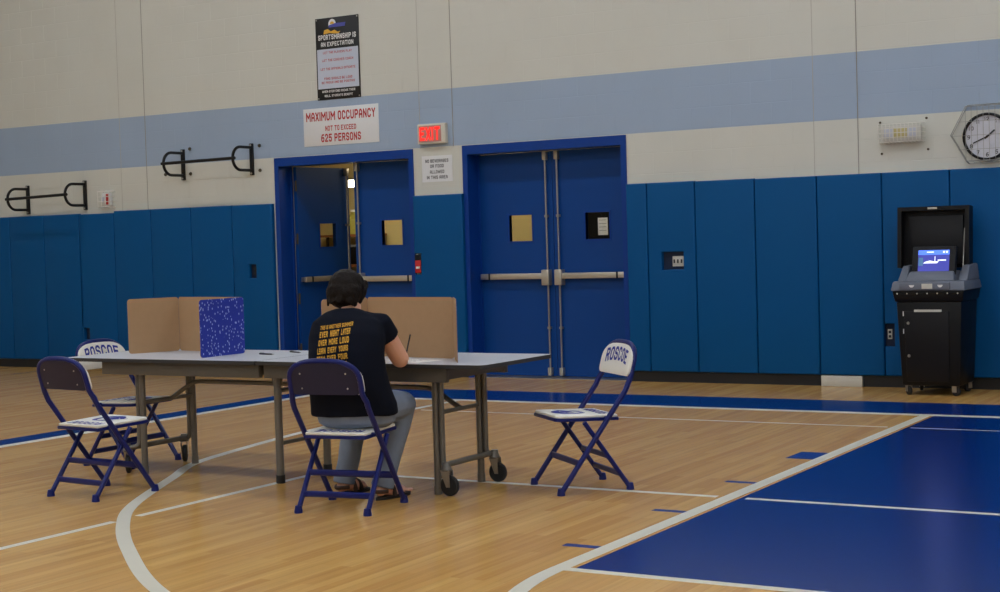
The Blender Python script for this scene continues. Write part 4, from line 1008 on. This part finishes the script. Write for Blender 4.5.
# eyes
for s in (-1, 1):
    ey = MB().ellipsoid(hp(s*0.032, 0.066, 0.008), (0.0125, 0.0125, 0.0125), 14, 10).build('eye', 'eye_white', person, smooth=True)
    MB().ellipsoid(hp(s*0.032, 0.0765, 0.007), (0.005, 0.003, 0.005), 10, 8).build('iris', 'eye_dark', ey, smooth=True)
# t-shirt
sh = MB()
rg = SHIRT
loft(sh, [(loc(c), a, b_, t) for c, a, b_, t in rg], 32)
def sleeve(s, e_, f_):
    P0 = J[s]; P1 = J[s].lerp(J[e_], f_); d = (P1-P0).normalized()
    chain(sh, [P0-d*0.01, P0+d*0.03], [0.060, 0.068])
    sh.tube([P0, P0.lerp(P1, 0.5), P1], [0.068, 0.069, 0.071], 18)
chain(sh, [loc((-5.0, -6.86, 1.0)), J['rs']+Vector((0, 0, 0.006))], [0.075, 0.066]); chain(sh, [loc((-5.03, -6.87, 1.0)), J['ls']+Vector((0, 0, 0.006))], [0.075, 0.066])
sleeve('rs', 're', 0.36); sleeve('ls', 'le', 0.36)
shirt = remeshed(sh, 't_shirt', 0.007, 10, 0.010, 9, 'shirt', person)
# jeans
je = MB()
rg = [((-4.962, -6.885, 0.437), 0.170, 0.105, 0), ((-4.962, -6.89, 0.462), 0.212, 0.130, 0), ((-4.960, -6.90, 0.53), 0.228, 0.140, 0), ((-4.958, -6.915, 0.60), 0.220, 0.140, 0)]
loft(je, [(loc(c), a, b_, t) for c, a, b_, t in rg], 28)
for h_, k_, a_ in (('rhip', 'rk', 'ra'), ('lhip', 'lk', 'la')):
    chain(je, [J[h_], J[h_].lerp(J[k_], 0.5), J[k_]], [0.098, 0.092, 0.074])
    hem = J[k_].lerp(J[a_], 1.06)
    je.tube([J[k_]-Vector((0, 0, 0.0)), J[k_].lerp(hem, 0.4), J[k_].lerp(hem, 0.75), hem], [0.069, 0.068, 0.062, 0.064], 20)
jeans = remeshed(je, 'jeans', 0.007, 3, 0.008, 11, 'denim', person)
# hair: bob to the nape, open at the face
hr = MB()
hr.ellipsoid(J['head'] + HM @ Vector((0, -0.018, 0.018)), (0.101, 0.108, 0.100), 28, 18, HM.to_4x4())
hr.ellipsoid(J['head'] + HM @ Vector((0, -0.042, -0.028)), (0.101, 0.082, 0.085), 24, 16, HM.to_4x4())
for s in (-1, 1):
    chain(hr, [hp(s*0.072, 0.035, 0.05), hp(s*0.082, 0.012, 0.0), hp(s*0.080, 0.004, -0.06)], [0.030, 0.026, 0.016])
random.seed(3)
for k in range(30):       # locks down the sides and nape
    a = rad(200+ (k/29)*140+random.uniform(-4, 4)); x, y = 0.09*math.cos(a), 0.09*math.sin(a)*0.95-0.015
    chain(hr, [hp(x*0.85, y*0.85-0.01, 0.05), hp(x*1.05, y*1.05-0.005, -0.02), hp(x*0.98, y*0.98, -0.085-random.uniform(0, 0.022))], [0.016, 0.016, 0.006], 8)
hair = remeshed(hr, 'hair', 0.0045, 2, 0.004, 45, 'hair', person)
HI = HM.inverted()
for v in hair.data.vertices:      # open the bob at the face, leaving a fringe above the brows
    q = HI @ (v.co-J['head'])
    lim = 0.028 if q.z < 0.035 else 0.028+(q.z-0.035)*5.0
    if q.y > lim: q.y = lim; v.co = J['head'] + HM @ q
# sandals
for a_ in ('ra', 'la'):
    d = FD[a_]; h0 = J[a_]+Vector((0, 0, -0.095))-d*0.065; lt = Vector((d.y, -d.x, 0))
    sd = empty('sandal', (0, 0, 0), 0, person)
    poly = []
    for k in range(24):
        t = 2*PI*k/24; u = math.cos(t); v = math.sin(t); wv = 0.036+0.010*max(0, u)
        q = h0+d*(0.135+0.135*u)+lt*(wv*v); poly.append((q.x, q.y))
    MB().prism(poly, 0.018).build('sole', 'sole', sd, bevel=0.003)
    for off, zt in ((0.155, 0.072), (0.105, 0.088)):
        c = h0+d*off; pts = [c+lt*0.047*math.cos(rad(t))+Vector((0, 0, 0.016+(zt-0.016)*math.sin(rad(t)))) for t in range(0, 181, 15)]
        MB().tube(pts, 0.016, 8, flat=0.3).build('strap', 'leather', sd, smooth=True)
    c = h0+d*0.055; pts = [c+lt*0.045*math.cos(rad(t))-d*0.055*math.sin(rad(t))+Vector((0, 0, 0.05)) for t in range(0, 181, 15)]
    MB().tube(pts, 0.011, 8, flat=0.4).build('heel_strap', 'leather', sd, smooth=True)
# printed grid of lettering on the back of the shirt, draped onto the cloth
bm = bmesh.new(); bm.from_mesh(shirt.data); bvh = BVHTree.FromBMesh(bm); bm.free()
FW = Vector((-math.sin(PER), math.cos(PER), 0)); RT = Vector((math.cos(PER), math.sin(PER), 0))
def drape(me, ox, oz, tilt=0.0):
    """lay lettering (x along the shoulders from the spine, z height) on the back of the shirt"""
    c, s = math.cos(tilt), math.sin(tilt); base = loc((-4.97, -6.96, 0))
    bm2 = bmesh.new(); bm2.from_mesh(me); bmesh.ops.triangulate(bm2, faces=bm2.faces); bm2.to_mesh(me); bm2.free()
    for v in me.vertices:
        o_ = base + RT*(ox+v.co.x*c-v.co.y*s) + Vector((0, 0, oz+v.co.x*s+v.co.y*c)) - FW*0.8
        h = bvh.ray_cast(o_, FW)
        v.co = (h[0] if h[0] else o_+FW*0.8) - FW*0.003
words = [['EVER', 'NIGHT', 'LATER'], ['OVER', 'MORE', 'LOUD'], ['LEARN', 'EVERY', 'YOURS'], ['TEAM', 'EVER', 'FOUR'], ['GAME', 'NIGHT', 'LOUD']]
pz0 = 0.995; pcx = -0.03
me = text_mesh('THIS IS ANOTHER SUMMER', 0.185, 0.022, 0, 0.2); drape(me, pcx, pz0, 0.12); link('print_lettering', me, 'shirt_print', shirt)
for r_, row in enumerate(words):
    for k, wd_ in enumerate(row):
        me = text_mesh(wd_, 0.050, 0.033, 0, 0.22); drape(me, pcx+(k-1)*0.062, pz0-0.036-r_*0.043+(k-1)*0.0075, 0.12); link('print_lettering', me, 'shirt_print', shirt)
pn_ = tag(empty('pen', (-4.965, -6.375, 0.83)), 'dark pen held upright in the person\'s writing hand', 'pen')
pn_.rotation_euler = (0, rad(62), rad(150))
MB().cyl((-0.085, 0, 0), (0.05, 0, 0), 0.0048, 8).build('barrel', 'pen_black', pn_, smooth=True)
MB().cyl((0.05, 0, 0), (0.07, 0, 0), 0.0048, 8, r2=0.001).build('tip', 'steel', pn_, smooth=True)

# ------------------------------------------------------------------ gym ceiling lights
fx0 = None
for i, x in enumerate((-13.5, -9.5, -5.5, -1.5, 2.5, 6.0)):
    for j, y in enumerate((-3.6, -9.0, -14.5, -20.0, -24.5)):
        if fx0 is None:
            fx0 = empty('gym_light'); tag(fx0, 'high gym ceiling light panel with bright diffuser', 'light', 'gym ceiling lights')
            MB().box(-0.6, 0.6, -0.3, 0.3, 0.0, 0.12).build('housing', 'fixture_white', fx0)
            MB().box(-0.56, 0.56, -0.26, 0.26, -0.012, 0.0).build('diffuser', 'lamp', fx0)
            c = fx0
        else: c = copy_tree(fx0)
        c.location = (x, y, ZC-0.12)
